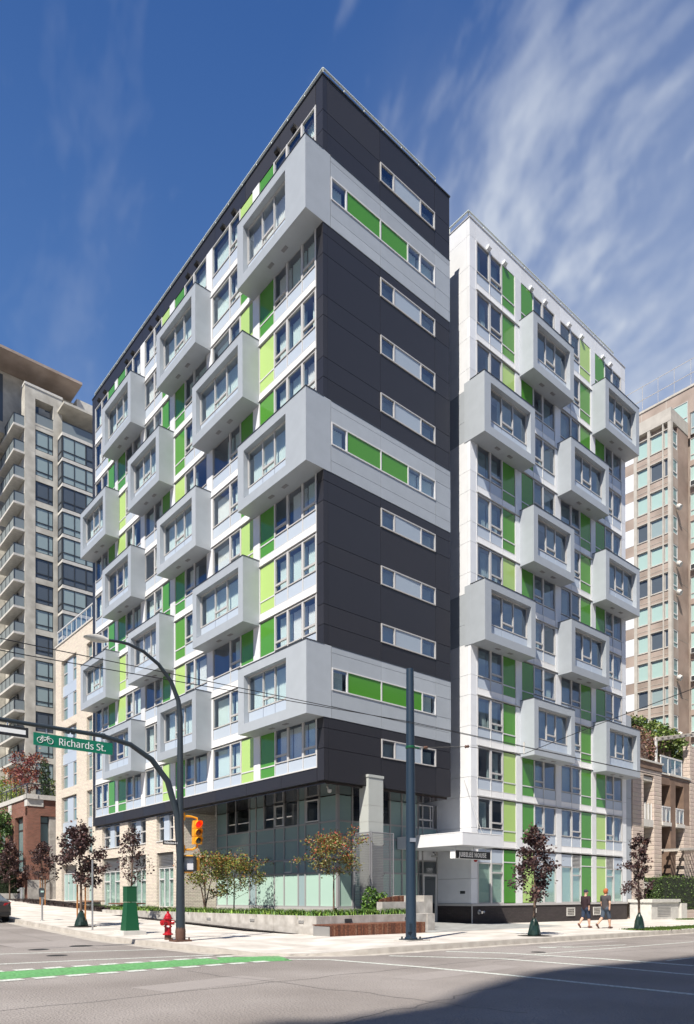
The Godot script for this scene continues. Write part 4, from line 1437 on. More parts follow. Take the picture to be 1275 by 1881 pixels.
func street() -> void:
	# ---- signal pole with its two arms
	var S := Vector3(-8.82, g(-8.8, 3.8), 3.8)
	var P := thing("signal_pole", "dark steel signal pole with curved mast arm and street lamp, left of the crossing", "signal pole", S)
	var b := MB.new()
	b.tube([Vector3(0, 0.05, 0), Vector3(0, 2.0, 0), Vector3(0, 7.0, 0)], [0.15, 0.125, 0.085], 10, false)
	b.tube([Vector3(0, 7.0, 0), Vector3(-0.06, 7.5, 0), Vector3(-0.3, 8.05, 0), Vector3(-0.72, 8.5, 0), Vector3(-1.2, 8.78, 0), Vector3(-1.68, 8.9, 0), Vector3(-2.0, 8.9, 0), Vector3(-2.35, 8.86, 0)], [0.085, 0.075, 0.065, 0.058, 0.052, 0.046, 0.043, 0.04], 10)
	part(P, "pole", b.done(), M.pole_grey)
	b = MB.new()
	b.tube([Vector3(-0.02, 2.6, 0.0), Vector3(-0.1, 3.9, 0.0), Vector3(-0.42, 4.95, 0), Vector3(-0.95, 5.56, 0), Vector3(-1.62, 5.92, 0), Vector3(-2.5, 6.06, 0), Vector3(-3.3, 6.07, 0), Vector3(-4.6, 6.08, 0), Vector3(-8.0, 6.15, 0)], [0.1, 0.1, 0.095, 0.085, 0.075, 0.065, 0.06, 0.058, 0.05], 10)
	for x in [-2.44, -3.3, -3.45]:
		b.tube([Vector3(x - 0.04, 6.05, 0), Vector3(x + 0.04, 6.05, 0)], [0.085], 12)
	part(P, "mast_arm", b.done(), M.pole_grey)
	b = MB.new()
	b.lathe([Vector2(0.155, 0.0), Vector2(0.16, 0.3), Vector2(0.145, 0.42)], 10, Transform3D(Basis(), Vector3(0, 0.02, 0)))
	b.box(Vector3(-0.27, 0.0, -0.24), Vector3(0.27, 0.05, 0.24))
	for q in [[-0.2, -0.18], [0.2, -0.18], [-0.2, 0.18], [0.2, 0.18]]:
		b.lathe([Vector2(0.03, 0.05), Vector2(0.03, 0.12), Vector2(0, 0.12)], 6, Transform3D(Basis(), Vector3(q[0], 0, q[1])))
	part(P, "base_plate", b.done(), M.rust)
	var l := MB.new()
	var rings := []
	for i in 9:
		var t := i / 8.0
		var w := 0.17 * sin(PI * clampf(t * 0.86 + 0.1, 0, 1)) + 0.015
		var hh := 0.11 * sin(PI * clampf(t * 0.8 + 0.16, 0, 1)) + 0.01
		var r := []
		for k in 12:
			var a := TAU * k / 12
			r.append(Vector3(-2.3 - 0.72 * t, 8.85 - 0.05 * t + (hh if sin(a) > 0 else hh * 0.75) * sin(a), w * cos(a)))
		rings.append(r)
	for i in 8:
		for k in 12:
			var p: Array = [rings[i][k], rings[i][(k + 1) % 12], rings[i + 1][(k + 1) % 12], rings[i + 1][k]]
			var c: Vector3 = (p[0] + p[2]) * 0.5
			var nv := Vector3(0, c.y - 8.84, c.z).normalized()
			l.quad(p[0], p[1], p[2], p[3], nv)
	l.face(rings[8], Vector3(-1, 0, 0))
	part(P, "luminaire", l.done(), M.concrete_pale)
	# ---- traffic signal held by the pole, pedestrian signal
	var T := thing("traffic_signal", "yellow three-lamp traffic signal showing red", "traffic light", S + Vector3(0.55, 3.05, 0.06))
	var tw := Basis(Vector3.UP, -0.1)   # turned a little away from the camera
	b = MB.new()
	for k in 3:
		b.obox(Transform3D(tw, Vector3(0, 0.12 + 0.255 * k, 0)), Vector3(0.27, 0.24, 0.2))
	b.obox(Transform3D(tw, Vector3(0, 0.375, -0.02)), Vector3(0.23, 0.74, 0.14))
	part(T, "housing", b.done(), M.signal_yellow)
	for k in 3:
		var o := Transform3D(tw, Vector3(0, 0.12 + 0.255 * k, 0)) * Transform3D(Basis(Vector3.RIGHT, PI / 2), Vector3(0, 0, 0.1))
		b = MB.new()
		b.lathe([Vector2(0.095, 0.0), Vector2(0.08, 0.02), Vector2(0.045, 0.035), Vector2(0, 0.04)], 18, o)
		part(T, "lens", b.done(), [M.lens_green, M.lens_amber, M.lens_red][k])
		b = MB.new()
		# visor: an open hood over each lamp
		for i in 14:
			var a0 := lerpf(-0.35, PI + 0.35, i / 14.0)
			var a1 := lerpf(-0.35, PI + 0.35, (i + 1) / 14.0)
			var d0 := 0.08 + 0.13 * sin(clampf(a0, 0, PI))
			var d1 := 0.08 + 0.13 * sin(clampf(a1, 0, PI))
			var X := Transform3D(tw, Vector3(0, 0.12 + 0.255 * k, 0))
			for rr in [0.112, 0.104]:
				var q := [Vector3(rr * cos(a0), rr * sin(a0), 0.1), Vector3(rr * cos(a1), rr * sin(a1), 0.1), Vector3(rr * cos(a1), rr * sin(a1), 0.1 + d1), Vector3(rr * cos(a0), rr * sin(a0), 0.1 + d0)]
				var nv := X.basis * Vector3(cos(a0), sin(a0), 0) * (1.0 if rr > 0.11 else -1.0)
				b.quad(X * q[0], X * q[1], X * q[2], X * q[3], nv)
		part(T, "visor", b.done(), M.signal_yellow)
	b = MB.new()
	b.tube([Vector3(-0.43, 0.87, -0.06), Vector3(-0.2, 0.87, -0.03), Vector3(0, 0.83, 0), Vector3(0, 0.7, 0)], [0.035], 8)
	b.tube([Vector3(-0.43, -0.18, -0.06), Vector3(-0.15, -0.17, -0.03), Vector3(0, -0.08, 0), Vector3(0, 0.05, 0)], [0.035], 8)
	b.box(Vector3(-0.47, 0.74, -0.12), Vector3(-0.4, 0.98, -0.02))
	b.box(Vector3(-0.47, -0.28, -0.12), Vector3(-0.4, -0.04, -0.02))
	part(T, "bracket", b.done(), M.signal_yellow)
	var glow := OmniLight3D.new()
	glow.name = "signal_light"
	glow.light_color = Color(1.0, 0.08, 0.08)
	glow.light_energy = 0.006
	glow.light_size = 0.05
	glow.omni_range = 12.0
	glow.omni_attenuation = 2.0
	glow.shadow_enabled = true
	glow.position = tw * Vector3(0, 0, 0.22) + Vector3(0, 0.64, 0)
	T.add_child(glow)
	var W := thing("pedestrian_signal", "yellow pedestrian signal with black visor and blank pale face", "pedestrian signal", S + Vector3(0.3, 2.42, 0.05))
	var pw := Basis(Vector3.UP, -0.85)
	b = MB.new()
	b.obox(Transform3D(pw, Vector3(0.14, 0, -0.1)), Vector3(0.42, 0.4, 0.2))
	b.tube([Vector3(-0.28, 0.25, -0.05), Vector3(0.1, 0.25, 0)], [0.035], 8)
	b.tube([Vector3(-0.28, -0.25, -0.05), Vector3(0.1, -0.25, 0)], [0.035], 8)
	part(W, "housing", b.done(), M.signal_yellow)
	b = MB.new()
	for q in [[Vector3(-0.2, 0, 0.08), Vector3(0.05, 0.46, 0.18)], [Vector3(0.2, 0, 0.08), Vector3(0.05, 0.46, 0.18)], [Vector3(0, 0.21, 0.08), Vector3(0.35, 0.05, 0.18)], [Vector3(0, -0.21, 0.08), Vector3(0.35, 0.05, 0.18)]]:
		b.obox(Transform3D(pw, pw * q[0]), q[1])
	part(W, "visor", b.done(), M.black)
	b = MB.new()
	b.obox(Transform3D(pw, pw * Vector3(0, 0, 0.03)), Vector3(0.34, 0.37, 0.04))
	part(W, "signal_face", b.done(), M.pale_lens)
	# ---- signs on the arm
	var G := thing("street_sign", "green street name sign with a white bicycle, hung under the mast arm", "street sign", Vector3(-13.2, 4.15, 3.83))
	part(G, "sign_panel", bm(Vector3(2.2, 0.34, 0.025)), M.sign_green, Transform3D(Basis(), Vector3(1.1, 0.17, 0)))
	text(G, "lettering", "Richards St.", 0.192, false, M.sign_white, Transform3D(Basis().scaled(Vector3(0.95, 1, 1)), Vector3(1.33, 0.17, 0.016)))
	b = MB.new()
	var bz := 0.018
	for x in [0.17, 0.44]:
		var ring := []
		for k in 25:
			ring.append(Vector3(x + 0.075 * cos(TAU * k / 24), 0.15 + 0.075 * sin(TAU * k / 24), bz))
		b.tube(ring, [0.007], 5, false)
	for q in [[0.17, 0.15, 0.235, 0.235], [0.235, 0.235, 0.375, 0.235], [0.235, 0.235, 0.3, 0.145], [0.3, 0.145, 0.375, 0.235], [0.3, 0.145, 0.17, 0.15], [0.44, 0.15, 0.36, 0.265], [0.235, 0.235, 0.225, 0.26], [0.2, 0.262, 0.255, 0.262], [0.36, 0.265, 0.405, 0.272], [0.405, 0.272, 0.41, 0.25]]:
		b.tube([Vector3(q[0], q[1], bz), Vector3(q[2], q[3], bz)], [0.007], 5)
	part(G, "bicycle_symbol", b.done(), M.sign_white)
	b = MB.new()
	for x in [0.35, 1.1, 1.9]:
		b.tube([Vector3(x, 0.33, -0.02), Vector3(x, 0.52, -0.03)], [0.015], 6)
		b.box(Vector3(x - 0.04, 0.3, -0.03), Vector3(x + 0.04, 0.38, -0.013))
	part(G, "hanger", b.done(), M.metal)
	var O := thing("one_way_sign", "black one-way sign with a white arrow, at the left edge under the mast arm", "traffic sign", Vector3(-14.6, 4.3, 3.83))
	part(O, "sign_panel", bm(Vector3(1.27, 0.27, 0.02)), M.black, Transform3D(Basis(), Vector3(0.635, 0.14, 0)))
	b = MB.new()
	b.prism(PackedVector2Array([Vector2(0.08, 0.14), Vector2(0.42, 0.25), Vector2(0.42, 0.2), Vector2(1.2, 0.2), Vector2(1.2, 0.08), Vector2(0.42, 0.08), Vector2(0.42, 0.03)]), Transform3D(Basis(), Vector3(0, 0, 0.011)), 0.004)
	part(O, "arrow", b.done(), M.sign_white)
	part(O, "hanger", bm(Vector3(0.03, 0.2, 0.03)), M.metal, Transform3D(Basis(), Vector3(0.75, 0.36, -0.02)))
	var N := thing("street_name_blade", "small black street blade on the signal pole, its letters blurred", "street sign", Vector3(-9.42, S.y + 2.99, 3.84))
	part(N, "sign_panel", bm(Vector3(0.56, 0.13, 0.015)), M.black, Transform3D(Basis(), Vector3(0.28, 0.07, 0)))
	text(N, "lettering", "Helmcken & R", 0.062, true, M.sign_white, Transform3D(Basis().scaled(Vector3(0.78, 1, 1)), Vector3(0.27, 0.07, 0.01)))
	# ---- blue pole
	var U := thing("utility_pole", "tall dark blue steel pole with a green band, before the timber bench", "utility pole", Vector3(-3.27, g(-3.3, 8.4), 8.4))
	b = MB.new()
	b.tube([Vector3(0, 0.06, 0), Vector3(0, 4.0, 0), Vector3(-0.02, 8.53, 0)], [0.17, 0.15, 0.118], 14)
	b.lathe([Vector2(0.2, 0.06), Vector2(0.2, 0.1), Vector2(0.16, 0.12)], 14)
	b.obox(Transform3D(Basis(), Vector3(-0.16, 0.42, 0.1)), Vector3(0.12, 0.26, 0.1))
	part(U, "pole", b.done(), M.pole_blue)
	b = MB.new()
	b.box(Vector3(-0.27, 0.0, -0.27), Vector3(0.27, 0.06, 0.27))
	for q in [[-0.2, -0.2], [0.2, -0.2], [-0.2, 0.2], [0.2, 0.2]]:
		b.lathe([Vector2(0.03, 0.06), Vector2(0.03, 0.13), Vector2(0, 0.13)], 6, Transform3D(Basis(), Vector3(q[0], 0, q[1])))
	part(U, "base_plate", b.done(), M.pole_grey)
	part(U, "footing", bm(Vector3(1.0, 0.06, 0.62)), M.concrete, Transform3D(Basis(), Vector3(0.05, 0.0, 0.0)))
	b = MB.new()
	b.lathe([Vector2(0.135, 0.0), Vector2(0.155, 0.02), Vector2(0.155, 0.07), Vector2(0.135, 0.09)], 14, Transform3D(Basis(), Vector3(-0.01, 6.02, 0)))
	b.tube([Vector3(0.1, 6.07, 0.05), Vector3(0.28, 6.07, 0.1)], [0.03], 8)
	part(U, "green_band", b.done(), M.box_green)
	part(U, "small_plate", bm(Vector3(0.2, 0.12, 0.02)), M.metal, Transform3D(Basis(Vector3.UP, -0.4), Vector3(-0.06, 3.15, 0.15)))
	# ---- overhead wires
	for q in [["upper trolley wire crossing in front of the long facade", [Vector3(-45, 4.15, 11.0), Vector3(-15.5, 4.39, 11.0), Vector3(-4.4, 4.56, 11.0), Vector3(60, 5.2, 11.0)]], ["lower trolley wire crossing in front of the long facade", [Vector3(-45, 3.6, 11.2), Vector3(-15.5, 4.13, 11.2), Vector3(-6.1, 4.5, 11.2), Vector3(60, 5.1, 11.2)]]]:
		b = MB.new()
		b.tube(q[1], [0.009], 5)
		single("overhead_wire", q[0], "wire", b.done(), M.black)
	b = MB.new()
	b.tube([Vector3(-3.0, 4.7, 8.5), Vector3(-2.35, 4.6, 9.9), Vector3(-1.1, 4.35, 11.1)], [0.01], 5)
	b.tube([Vector3(-1.1, 4.35, 11.1), Vector3(-1.2, 4.75, 13.5), Vector3(-1.65, 5.05, 16.4), Vector3(-2.8, 6.2, 28.0)], [0.01], 5)
	var sw := thing("span_wire", "span wire with insulators running from the blue pole over the right street", "wire", Vector3(0, 0, 0))
	part(sw, "wire", b.done(), M.black)
	for p in [Vector3(-2.9, 4.69, 8.7), Vector3(-2.35, 4.6, 9.9)]:
		b = MB.new()
		b.lathe([Vector2(0, -0.08), Vector2(0.05, -0.05), Vector2(0.035, 0), Vector2(0.05, 0.05), Vector2(0, 0.08)], 10, Transform3D(Basis(Vector3(0.9, 0, -0.42).normalized(), Vector3(0.42, 0, 0.9).normalized(), Vector3.UP).orthonormalized(), p))
		part(sw, "insulator", b.done(), M.rust)
	b = MB.new()
	b.tube([Vector3(-1.1, 4.35, 11.1), Vector3(-1.1, 4.7, 11.1)], [0.02, 0.03], 8)
	part(sw, "hanger", b.done(), M.concrete_pale)
	# ---- hydrant
	var Hd := thing("fire_hydrant", "red fire hydrant on the pavement left of the signal pole", "fire hydrant", Vector3(-8.72, g(-8.7, 2.75), 2.75))
	b = MB.new()
	b.lathe([Vector2(0.11, 0), Vector2(0.11, 0.16), Vector2(0, 0.16)], 14)
	part(Hd, "stub", b.done(), M.rust)
	b = MB.new()
	b.lathe([Vector2(0.17, 0.16), Vector2(0.17, 0.2), Vector2(0.115, 0.215), Vector2(0.105, 0.4), Vector2(0.13, 0.41), Vector2(0.13, 0.44), Vector2(0.11, 0.45), Vector2(0.115, 0.66), Vector2(0.15, 0.67), Vector2(0.15, 0.71), Vector2(0.12, 0.72), Vector2(0.105, 0.79), Vector2(0.06, 0.85), Vector2(0.04, 0.86), Vector2(0.04, 0.92), Vector2(0, 0.925)], 18)
	part(Hd, "barrel", b.done(), M.hydrant_red)
	for q in [[Vector3(-1, 0, 0.35), 0.075, 0.27], [Vector3(0.75, 0, 0.66), 0.06, 0.2], [Vector3(-0.2, 0, -1), 0.06, 0.2]]:
		b = MB.new()
		var d: Vector3 = q[0].normalized()
		var c := Vector3(0, 0.56, 0)
		b.tube([c + d * 0.08, c + d * (q[2] - 0.06)], [q[1]], 12)
		b.tube([c + d * (q[2] - 0.06), c + d * q[2]], [q[1] * 1.25], 8)
		b.tube([c + d * q[2], c + d * (q[2] + 0.03)], [0.025], 6)
		part(Hd, "outlet", b.done(), M.hydrant_red)
	part(Hd, "label_plate", bm(Vector3(0.09, 0.05, 0.01)), M.sign_white, Transform3D(Basis(Vector3.UP, -0.55), Vector3(-0.06, 0.44, 0.115)))
	# ---- green utility box
	var K := thing("utility_box", "dark green tapered utility box on a concrete pad", "utility box", Vector3(-8.35, g(-8.3, -1.0), -1.05))
	part(K, "pad", bm(Vector3(0.86, 0.16, 0.9)), M.concrete_pale, Transform3D(Basis(), Vector3(0, 0.06, 0)))
	b = MB.new()
	var lo := [Vector3(-0.26, 0.14, -0.25), Vector3(0.26, 0.14, -0.25), Vector3(0.26, 0.14, 0.25), Vector3(-0.26, 0.14, 0.25)]
	var hi := [Vector3(-0.18, 1.18, -0.17), Vector3(0.18, 1.18, -0.17), Vector3(0.18, 1.18, 0.17), Vector3(-0.18, 1.18, 0.17)]
	for i in 4:
		var j := (i + 1) % 4
		var nv: Vector3 = ((lo[i] + lo[j]) * Vector3(1, 0, 1)).normalized() + Vector3(0, 0.1, 0)
		b.quad(lo[i], lo[j], hi[j], hi[i], nv.normalized())
	part(K, "body", b.done(), M.box_green)
	b = MB.new()
	b.box(Vector3(-0.19, 1.19, -0.18), Vector3(0.19, 1.74, 0.18))
	b.box(Vector3(-0.2, 1.74, -0.19), Vector3(0.2, 1.77, 0.19))
	part(K, "cabinet", b.done(), M.box_green)
	# ---- signpost, parking meter, standpipe
	var sp := MB.new()
	sp.tube([Vector3(0, 0, 0), Vector3(0, 2.75, 0)], [0.035], 10)
	single("signpost", "bare grey metal signpost on the left pavement", "post", sp.done(), M.metal, Transform3D(Basis(), Vector3(-8.76, g(-8.76, -3.6), -3.63)))
	var pm := thing("parking_meter", "grey parking meter on a post beside the kerb", "parking meter", Vector3(-8.66, g(-8.66, -10), -10.05))
	b = MB.new()
	b.lathe([Vector2(0.1, 0), Vector2(0.1, 0.02), Vector2(0.04, 0.04), Vector2(0.04, 1.02), Vector2(0.06, 1.03), Vector2(0.06, 1.08), Vector2(0, 1.08)], 12)
	part(pm, "post", b.done(), M.metal)
	b = MB.new()
	b.prism(PackedVector2Array([Vector2(-0.09, 0), Vector2(0.09, 0), Vector2(0.12, 0.22), Vector2(0.12, 0.36), Vector2(0.07, 0.44), Vector2(-0.07, 0.44), Vector2(-0.12, 0.36), Vector2(-0.12, 0.22)]), Transform3D(Basis(Vector3.UP, -0.5), Vector3(0.03, 1.08, -0.09)), 0.18)
	part(pm, "head", b.done(), M.mullion)
	part(pm, "display", bm(Vector3(0.13, 0.08, 0.01)), M.aqua_glass, Transform3D(Basis(Vector3.UP, -0.5), Vector3(-0.03, 1.34, 0.1)))
	var st := MB.new()
	st.lathe([Vector2(0.16, 0), Vector2(0.16, 0.95), Vector2(0.2, 0.97), Vector2(0.2, 1.05), Vector2(0, 1.06)], 14)
	st.tube([Vector3(-0.14, 0.86, 0), Vector3(-0.34, 0.82, 0)], [0.08], 10)
	single("standpipe", "grey standpipe at the far left in front of the hedge", "pipe", st.done(), M.metal, Transform3D(Basis(), Vector3(-2.88, g(-2.9, -33.4), -33.4)))
	# ---- left bench on a round drum
	var D := thing("round_bench", "wooden slat bench top on a dark round drum, behind the green utility box", "bench", Vector3(-2.4, g(-2.4, -14.9), -14.9))
	b = MB.new()
	b.lathe([Vector2(0.5, 0), Vector2(0.55, 0.5), Vector2(0, 0.5)], 20)
	part(D, "drum", b.done(), M.mullion)
	for i in 9:
		part(D, "slat", bm(Vector3(0.12, 0.07, 2.3)), [M.wood, M.wood_dark, M.wood_pale][i % 3], Transform3D(Basis(), Vector3(-0.56 + i * 0.14, 0.55, -0.25)))
	var D2 := thing("round_bench", "farther wooden bench top on a pale base beside the cream brick wall", "bench", Vector3(-1.3, g(-1.3, -20), -23.5))
	part(D2, "base", bm(Vector3(0.7, 0.45, 1.6)), M.concrete, Transform3D(Basis(), Vector3(0, 0.22, 0)))
	for i in 7:
		part(D2, "slat", bm(Vector3(0.12, 0.07, 2.4)), [M.wood, M.wood_dark, M.wood_pale][i % 3], Transform3D(Basis(), Vector3(-0.42 + i * 0.14, 0.5, 0)))


func corner_garden() -> void:
	# ---- concrete planter with lamps let into its walls
	var P := thing("concrete_planter", "long low concrete planter round the corner of the building", "planter", Vector3(-3.5, -1.4, 3.9))
	var wx := -3.5
	var cuts := [-16.0, -12.5, -9.0, -5.5, -2.0, 1.2, 3.9]
	for i in cuts.size() - 1:
		pbox(P, "wall_panel", Vector3(wx, -1.6, cuts[i] + 0.005), Vector3(wx + 0.22, -0.7, cuts[i + 1] - 0.005), M.concrete)
	cuts = [-3.275, -2.9, -0.85, 0.9, 2.3]
	for i in cuts.size() - 1:
		pbox(P, "wall_panel", Vector3(cuts[i] + 0.005, -1.6, 3.68), Vector3(cuts[i + 1] - 0.005, -0.7, 3.898), M.concrete)
	pbox(P, "end_block", Vector3(2.3, -1.6, 3.3), Vector3(2.75, -0.7, 3.95), M.concrete)
	pbox(P, "soil", Vector3(-3.27, -1.5, -16.0), Vector3(2.6, -0.8, 3.67), M.soil)
	for q in [Vector3(wx - 0.012, -0.93, -0.3), Vector3(wx - 0.012, -0.92, 3.0), Vector3(wx - 0.012, -0.95, -3.8), Vector3(wx - 0.012, -0.95, -8.0)]:
		pbox(P, "wall_lamp", q - Vector3(0.012, 0.05, 0.16), q + Vector3(0.01, 0.05, 0.16), M.metal)
	for x in [-2.0, 1.2]:
		pbox(P, "wall_lamp", Vector3(x - 0.17, -0.95, 3.9), Vector3(x + 0.17, -0.82, 3.93), M.mullion)
	# ---- long timber bench in front
	var W := thing("timber_bench", "long low timber bench of upright slats with a metal end, in front of the planter", "bench", Vector3(-1.4, -1.42, 4.5))
	rng.seed = 9
	var x0 := -3.72
	var x1 := 1.05
	pbox(W, "frame", Vector3(x0 + 0.05, -1.4, 4.0), Vector3(x1 - 0.05, -1.03, 4.92), M.black)
	var zf := 4.95
	var k := int((x1 - x0) / 0.062)
	for i in k:
		var x := x0 + i * (x1 - x0) / k
		var e := (x1 - x0) / k - 0.008
		var m: Material = [M.wood, M.wood, M.wood_dark, M.wood_pale][rng.randi() % 4]
		pbox(W, "slat", Vector3(x, -1.4, zf), Vector3(x + e, -1.03 + rng.randf() * 0.004, zf + 0.045), m)
		pbox(W, "slat", Vector3(x, -1.03 + 0.005, 3.95), Vector3(x + e, -0.985 + rng.randf() * 0.004, zf + 0.045), m)
	pbox(W, "end_plate", Vector3(x0 - 0.012, -1.4, 4.0), Vector3(x0, -1.04, 4.93), M.metal)
	# ---- upper concrete seat with timber back
	var S := thing("garden_bench", "upper concrete seat wall with a curved timber back beside the entrance", "bench", Vector3(2.2, -1.4, 2.0))
	pbox(S, "seat_wall", Vector3(1.25, -1.4, 2.0), Vector3(3.8, -0.22, 2.35), M.concrete)
	pbox(S, "end_wall", Vector3(3.81, -1.4, 0.3), Vector3(4.35, 0.06, 2.36), M.concrete)
	for i in 12:
		var h := 0.27 * pow(sin(PI * (0.08 + 0.42 * i / 11.0)), 0.7)
		pbox(S, "slat", Vector3(1.75 + i * 0.125, -0.22, 1.6), Vector3(1.865 + i * 0.125, -0.22 + h, 1.66), [M.wood, M.wood_dark, M.wood_pale, M.wood][i % 4])
	# ---- grey stack with mesh trellis
	var V := thing("vent_stack", "tall pale grey slab-like stack standing in the planter at the building corner", "vent stack", Vector3(2.9, -0.8, -0.1))
	var b := MB.new()
	b.box(Vector3(2.49, -0.9, -0.48) - V.position, Vector3(3.41, 5.085, 0.15) - V.position)
	b.box(Vector3(2.49, 5.085, 0.004) - V.position, Vector3(3.41, 5.48, 0.15) - V.position)
	part(V, "shaft", b.done(), M.stack_grey)
	pbox(V, "cap", Vector3(2.46, 5.48, 0.004), Vector3(3.44, 5.6, 0.18), M.stack_grey)
	for i in 7:
		pbox(V, "joint", Vector3(2.484, -0.3 + i * 0.75, -0.47), Vector3(3.415, -0.292 + i * 0.75, 0.154), M.concrete)
	var R := thing("mesh_trellis", "dark grey wire mesh trellis wrapped round the foot of the pale stack", "trellis", Vector3(2.43, -0.8, 0.36))
	var fr := MB.new()
	var wi := MB.new()
	for pn in [[Vector3(-0.02, 0, -0.03), Vector3(-0.02, 0, -1.12)], [Vector3(0.05, 0, 0.0), Vector3(1.43, 0, 0.0)]]:
		var p: Vector3 = pn[0]
		var q: Vector3 = pn[1]
		for e in [p, q]:
			fr.tube([e, e + Vector3(0, 3.77, 0)], [0.03], 6)
		for y in [0.15, 1.35, 2.5, 3.74]:
			if y < 0.2 or y > 3.5:
				fr.tube([p + Vector3(0, y, 0), q + Vector3(0, y, 0)], [0.022], 6)
		var n := int(p.distance_to(q) / 0.075)
		for i in range(1, n):
			var e := p.lerp(q, float(i) / n)
			wi.tube([e + Vector3(0, 0.15, 0), e + Vector3(0, 3.74, 0)], [0.009], 4, false)
		for i in 48:
			var y := 0.15 + i * 0.0755
			wi.tube([p + Vector3(0, y, 0.006), q + Vector3(0, y, 0.006)], [0.009], 4, false)
	for y in [1.9, 3.3]:
		fr.tube([Vector3(0.1, y, 0.0), Vector3(0.25, y - 0.12, -0.2)], [0.018], 5)
		fr.tube([Vector3(0.9, y, 0.0), Vector3(0.94, y - 0.15, -0.2)], [0.018], 5)
	part(R, "frame", fr.done(), M.trellis_grey)
	part(R, "wire_mesh", wi.done(), M.trellis_grey)
	# ---- sign under the canopy
	var J := thing("entrance_sign", "black entrance sign with white letters hanging under the white canopy", "sign", Vector3(6.95, 1.86, 1.3))
	part(J, "sign_box", bm(Vector3(2.75, 0.4, 0.3)), M.sign_white, Transform3D(Basis(), Vector3(1.375, 0.2, 0)))
	part(J, "sign_face", bm(Vector3(2.68, 0.38, 0.012)), M.black, Transform3D(Basis(), Vector3(1.4, 0.2, 0.157)))
	text(J, "lettering", "JUBILEE HOUSE", 0.225, true, M.sign_white, Transform3D(Basis().scaled(Vector3(0.92, 1, 1)), Vector3(1.35, 0.2, 0.166)), 0.02)
	var hg := MB.new()
	for x in [0.25, 1.6, 2.55]:
		hg.tube([Vector3(x, 0.4, 0), Vector3(x, 0.61, 0)], [0.02], 6)
	part(J, "hanger", hg.done(), M.frame_light)


# ---------------------------------------------------------------- people and car
func sdf_mesh(bones: Array, cell: float, k: float, lump := 0.0) -> ArrayMesh:
	# bones: [a, b, ra, rb] tapered capsules joined by a smooth minimum, meshed as surface nets
	var lo := Vector3(1e9, 1e9, 1e9)
	var hi := -lo
	for q in bones:
		for e in 2:
			var r: float = q[2 + e] + cell * 3.0
			lo = lo.min(q[e] - Vector3(r, r, r))
			hi = hi.max(q[e] + Vector3(r, r, r))
	var nx := int((hi.x - lo.x) / cell) + 2
	var ny := int((hi.y - lo.y) / cell) + 2
	var nz := int((hi.z - lo.z) / cell) + 2
	var f := PackedFloat32Array()
	f.resize(nx * ny * nz)
	f.fill(1.0)
	for q in bones:
		var a: Vector3 = q[0]
		var ab: Vector3 = q[1] - a
		var ra: float = q[2]
		var rb: float = q[3]
		var pad := maxf(ra, rb) + cell * 3.0
		var l: Vector3 = ((a.min(q[1]) - Vector3(pad, pad, pad) - lo) / cell).floor()
		var h: Vector3 = ((a.max(q[1]) + Vector3(pad, pad, pad) - lo) / cell).ceil()
		var den := maxf(ab.length_squared(), 1e-9)
		for iz in range(maxi(0, int(l.z)), mini(nz, int(h.z) + 1)):
			for iy in range(maxi(0, int(l.y)), mini(ny, int(h.y) + 1)):
				for ix in range(maxi(0, int(l.x)), mini(nx, int(h.x) + 1)):
					var p := lo + Vector3(ix, iy, iz) * cell
					var t := clampf((p - a).dot(ab) / den, 0.0, 1.0)
					var d := p.distance_to(a + ab * t) - lerpf(ra, rb, t)
					var id := (iz * ny + iy) * nx + ix
					var o := f[id]
					var hh := clampf(0.5 + 0.5 * (o - d) / k, 0.0, 1.0)
					f[id] = lerpf(o, d, hh) - k * hh * (1.0 - hh)
	var vid := {}
	var vs := PackedVector3Array()
	var off := [Vector3i(0, 0, 0), Vector3i(1, 0, 0), Vector3i(0, 1, 0), Vector3i(1, 1, 0), Vector3i(0, 0, 1), Vector3i(1, 0, 1), Vector3i(0, 1, 1), Vector3i(1, 1, 1)]
	var eds := [[0, 1], [2, 3], [4, 5], [6, 7], [0, 2], [1, 3], [4, 6], [5, 7], [0, 4], [1, 5], [2, 6], [3, 7]]
	for iz in nz - 1:
		for iy in ny - 1:
			for ix in nx - 1:
				var id := (iz * ny + iy) * nx + ix
				if f[id] > cell * 3.0 or f[id] < -cell * 3.0:
					continue
				var s := 0
				var vals := []
				for o in off:
					var x := f[((iz + o.z) * ny + iy + o.y) * nx + ix + o.x]
					vals.append(x)
					s += 1 if x < 0.0 else 0
				if s == 0 or s == 8:
					continue
				var sum := Vector3.ZERO
				var cnt := 0
				for e in eds:
					var va: float = vals[e[0]]
					var vb: float = vals[e[1]]
					if (va < 0.0) != (vb < 0.0):
						sum += Vector3(off[e[0]]).lerp(Vector3(off[e[1]]), va / (va - vb))
						cnt += 1
				vid[id] = vs.size()
				vs.append(lo + (Vector3(ix, iy, iz) + sum / cnt) * cell)
	var idx := PackedInt32Array()
	var st := [1, nx, nx * ny]
	for id in vid:
		for ax in 3:
			var nb: int = id + st[ax]
			if nb >= f.size() or (f[id] < 0.0) == (f[nb] < 0.0):
				continue
			var u: int = st[(ax + 1) % 3]
			var w: int = st[(ax + 2) % 3]
			if not (vid.has(id - u) and vid.has(id - w) and vid.has(id - u - w)):
				continue
			var q := [vid[id], vid[id - u], vid[id - u - w], vid[id - w]]
			if f[id] < 0.0:
				idx.append_array([q[0], q[1], q[2], q[0], q[2], q[3]])
			else:
				idx.append_array([q[0], q[2], q[1], q[0], q[3], q[2]])
	var sf := SurfaceTool.new()
	sf.begin(Mesh.PRIMITIVE_TRIANGLES)
	sf.set_smooth_group(0)
	for v in vs:
		sf.add_vertex(v)
	for i in idx:
		sf.add_index(i)
	sf.generate_normals()
	return sf.commit()


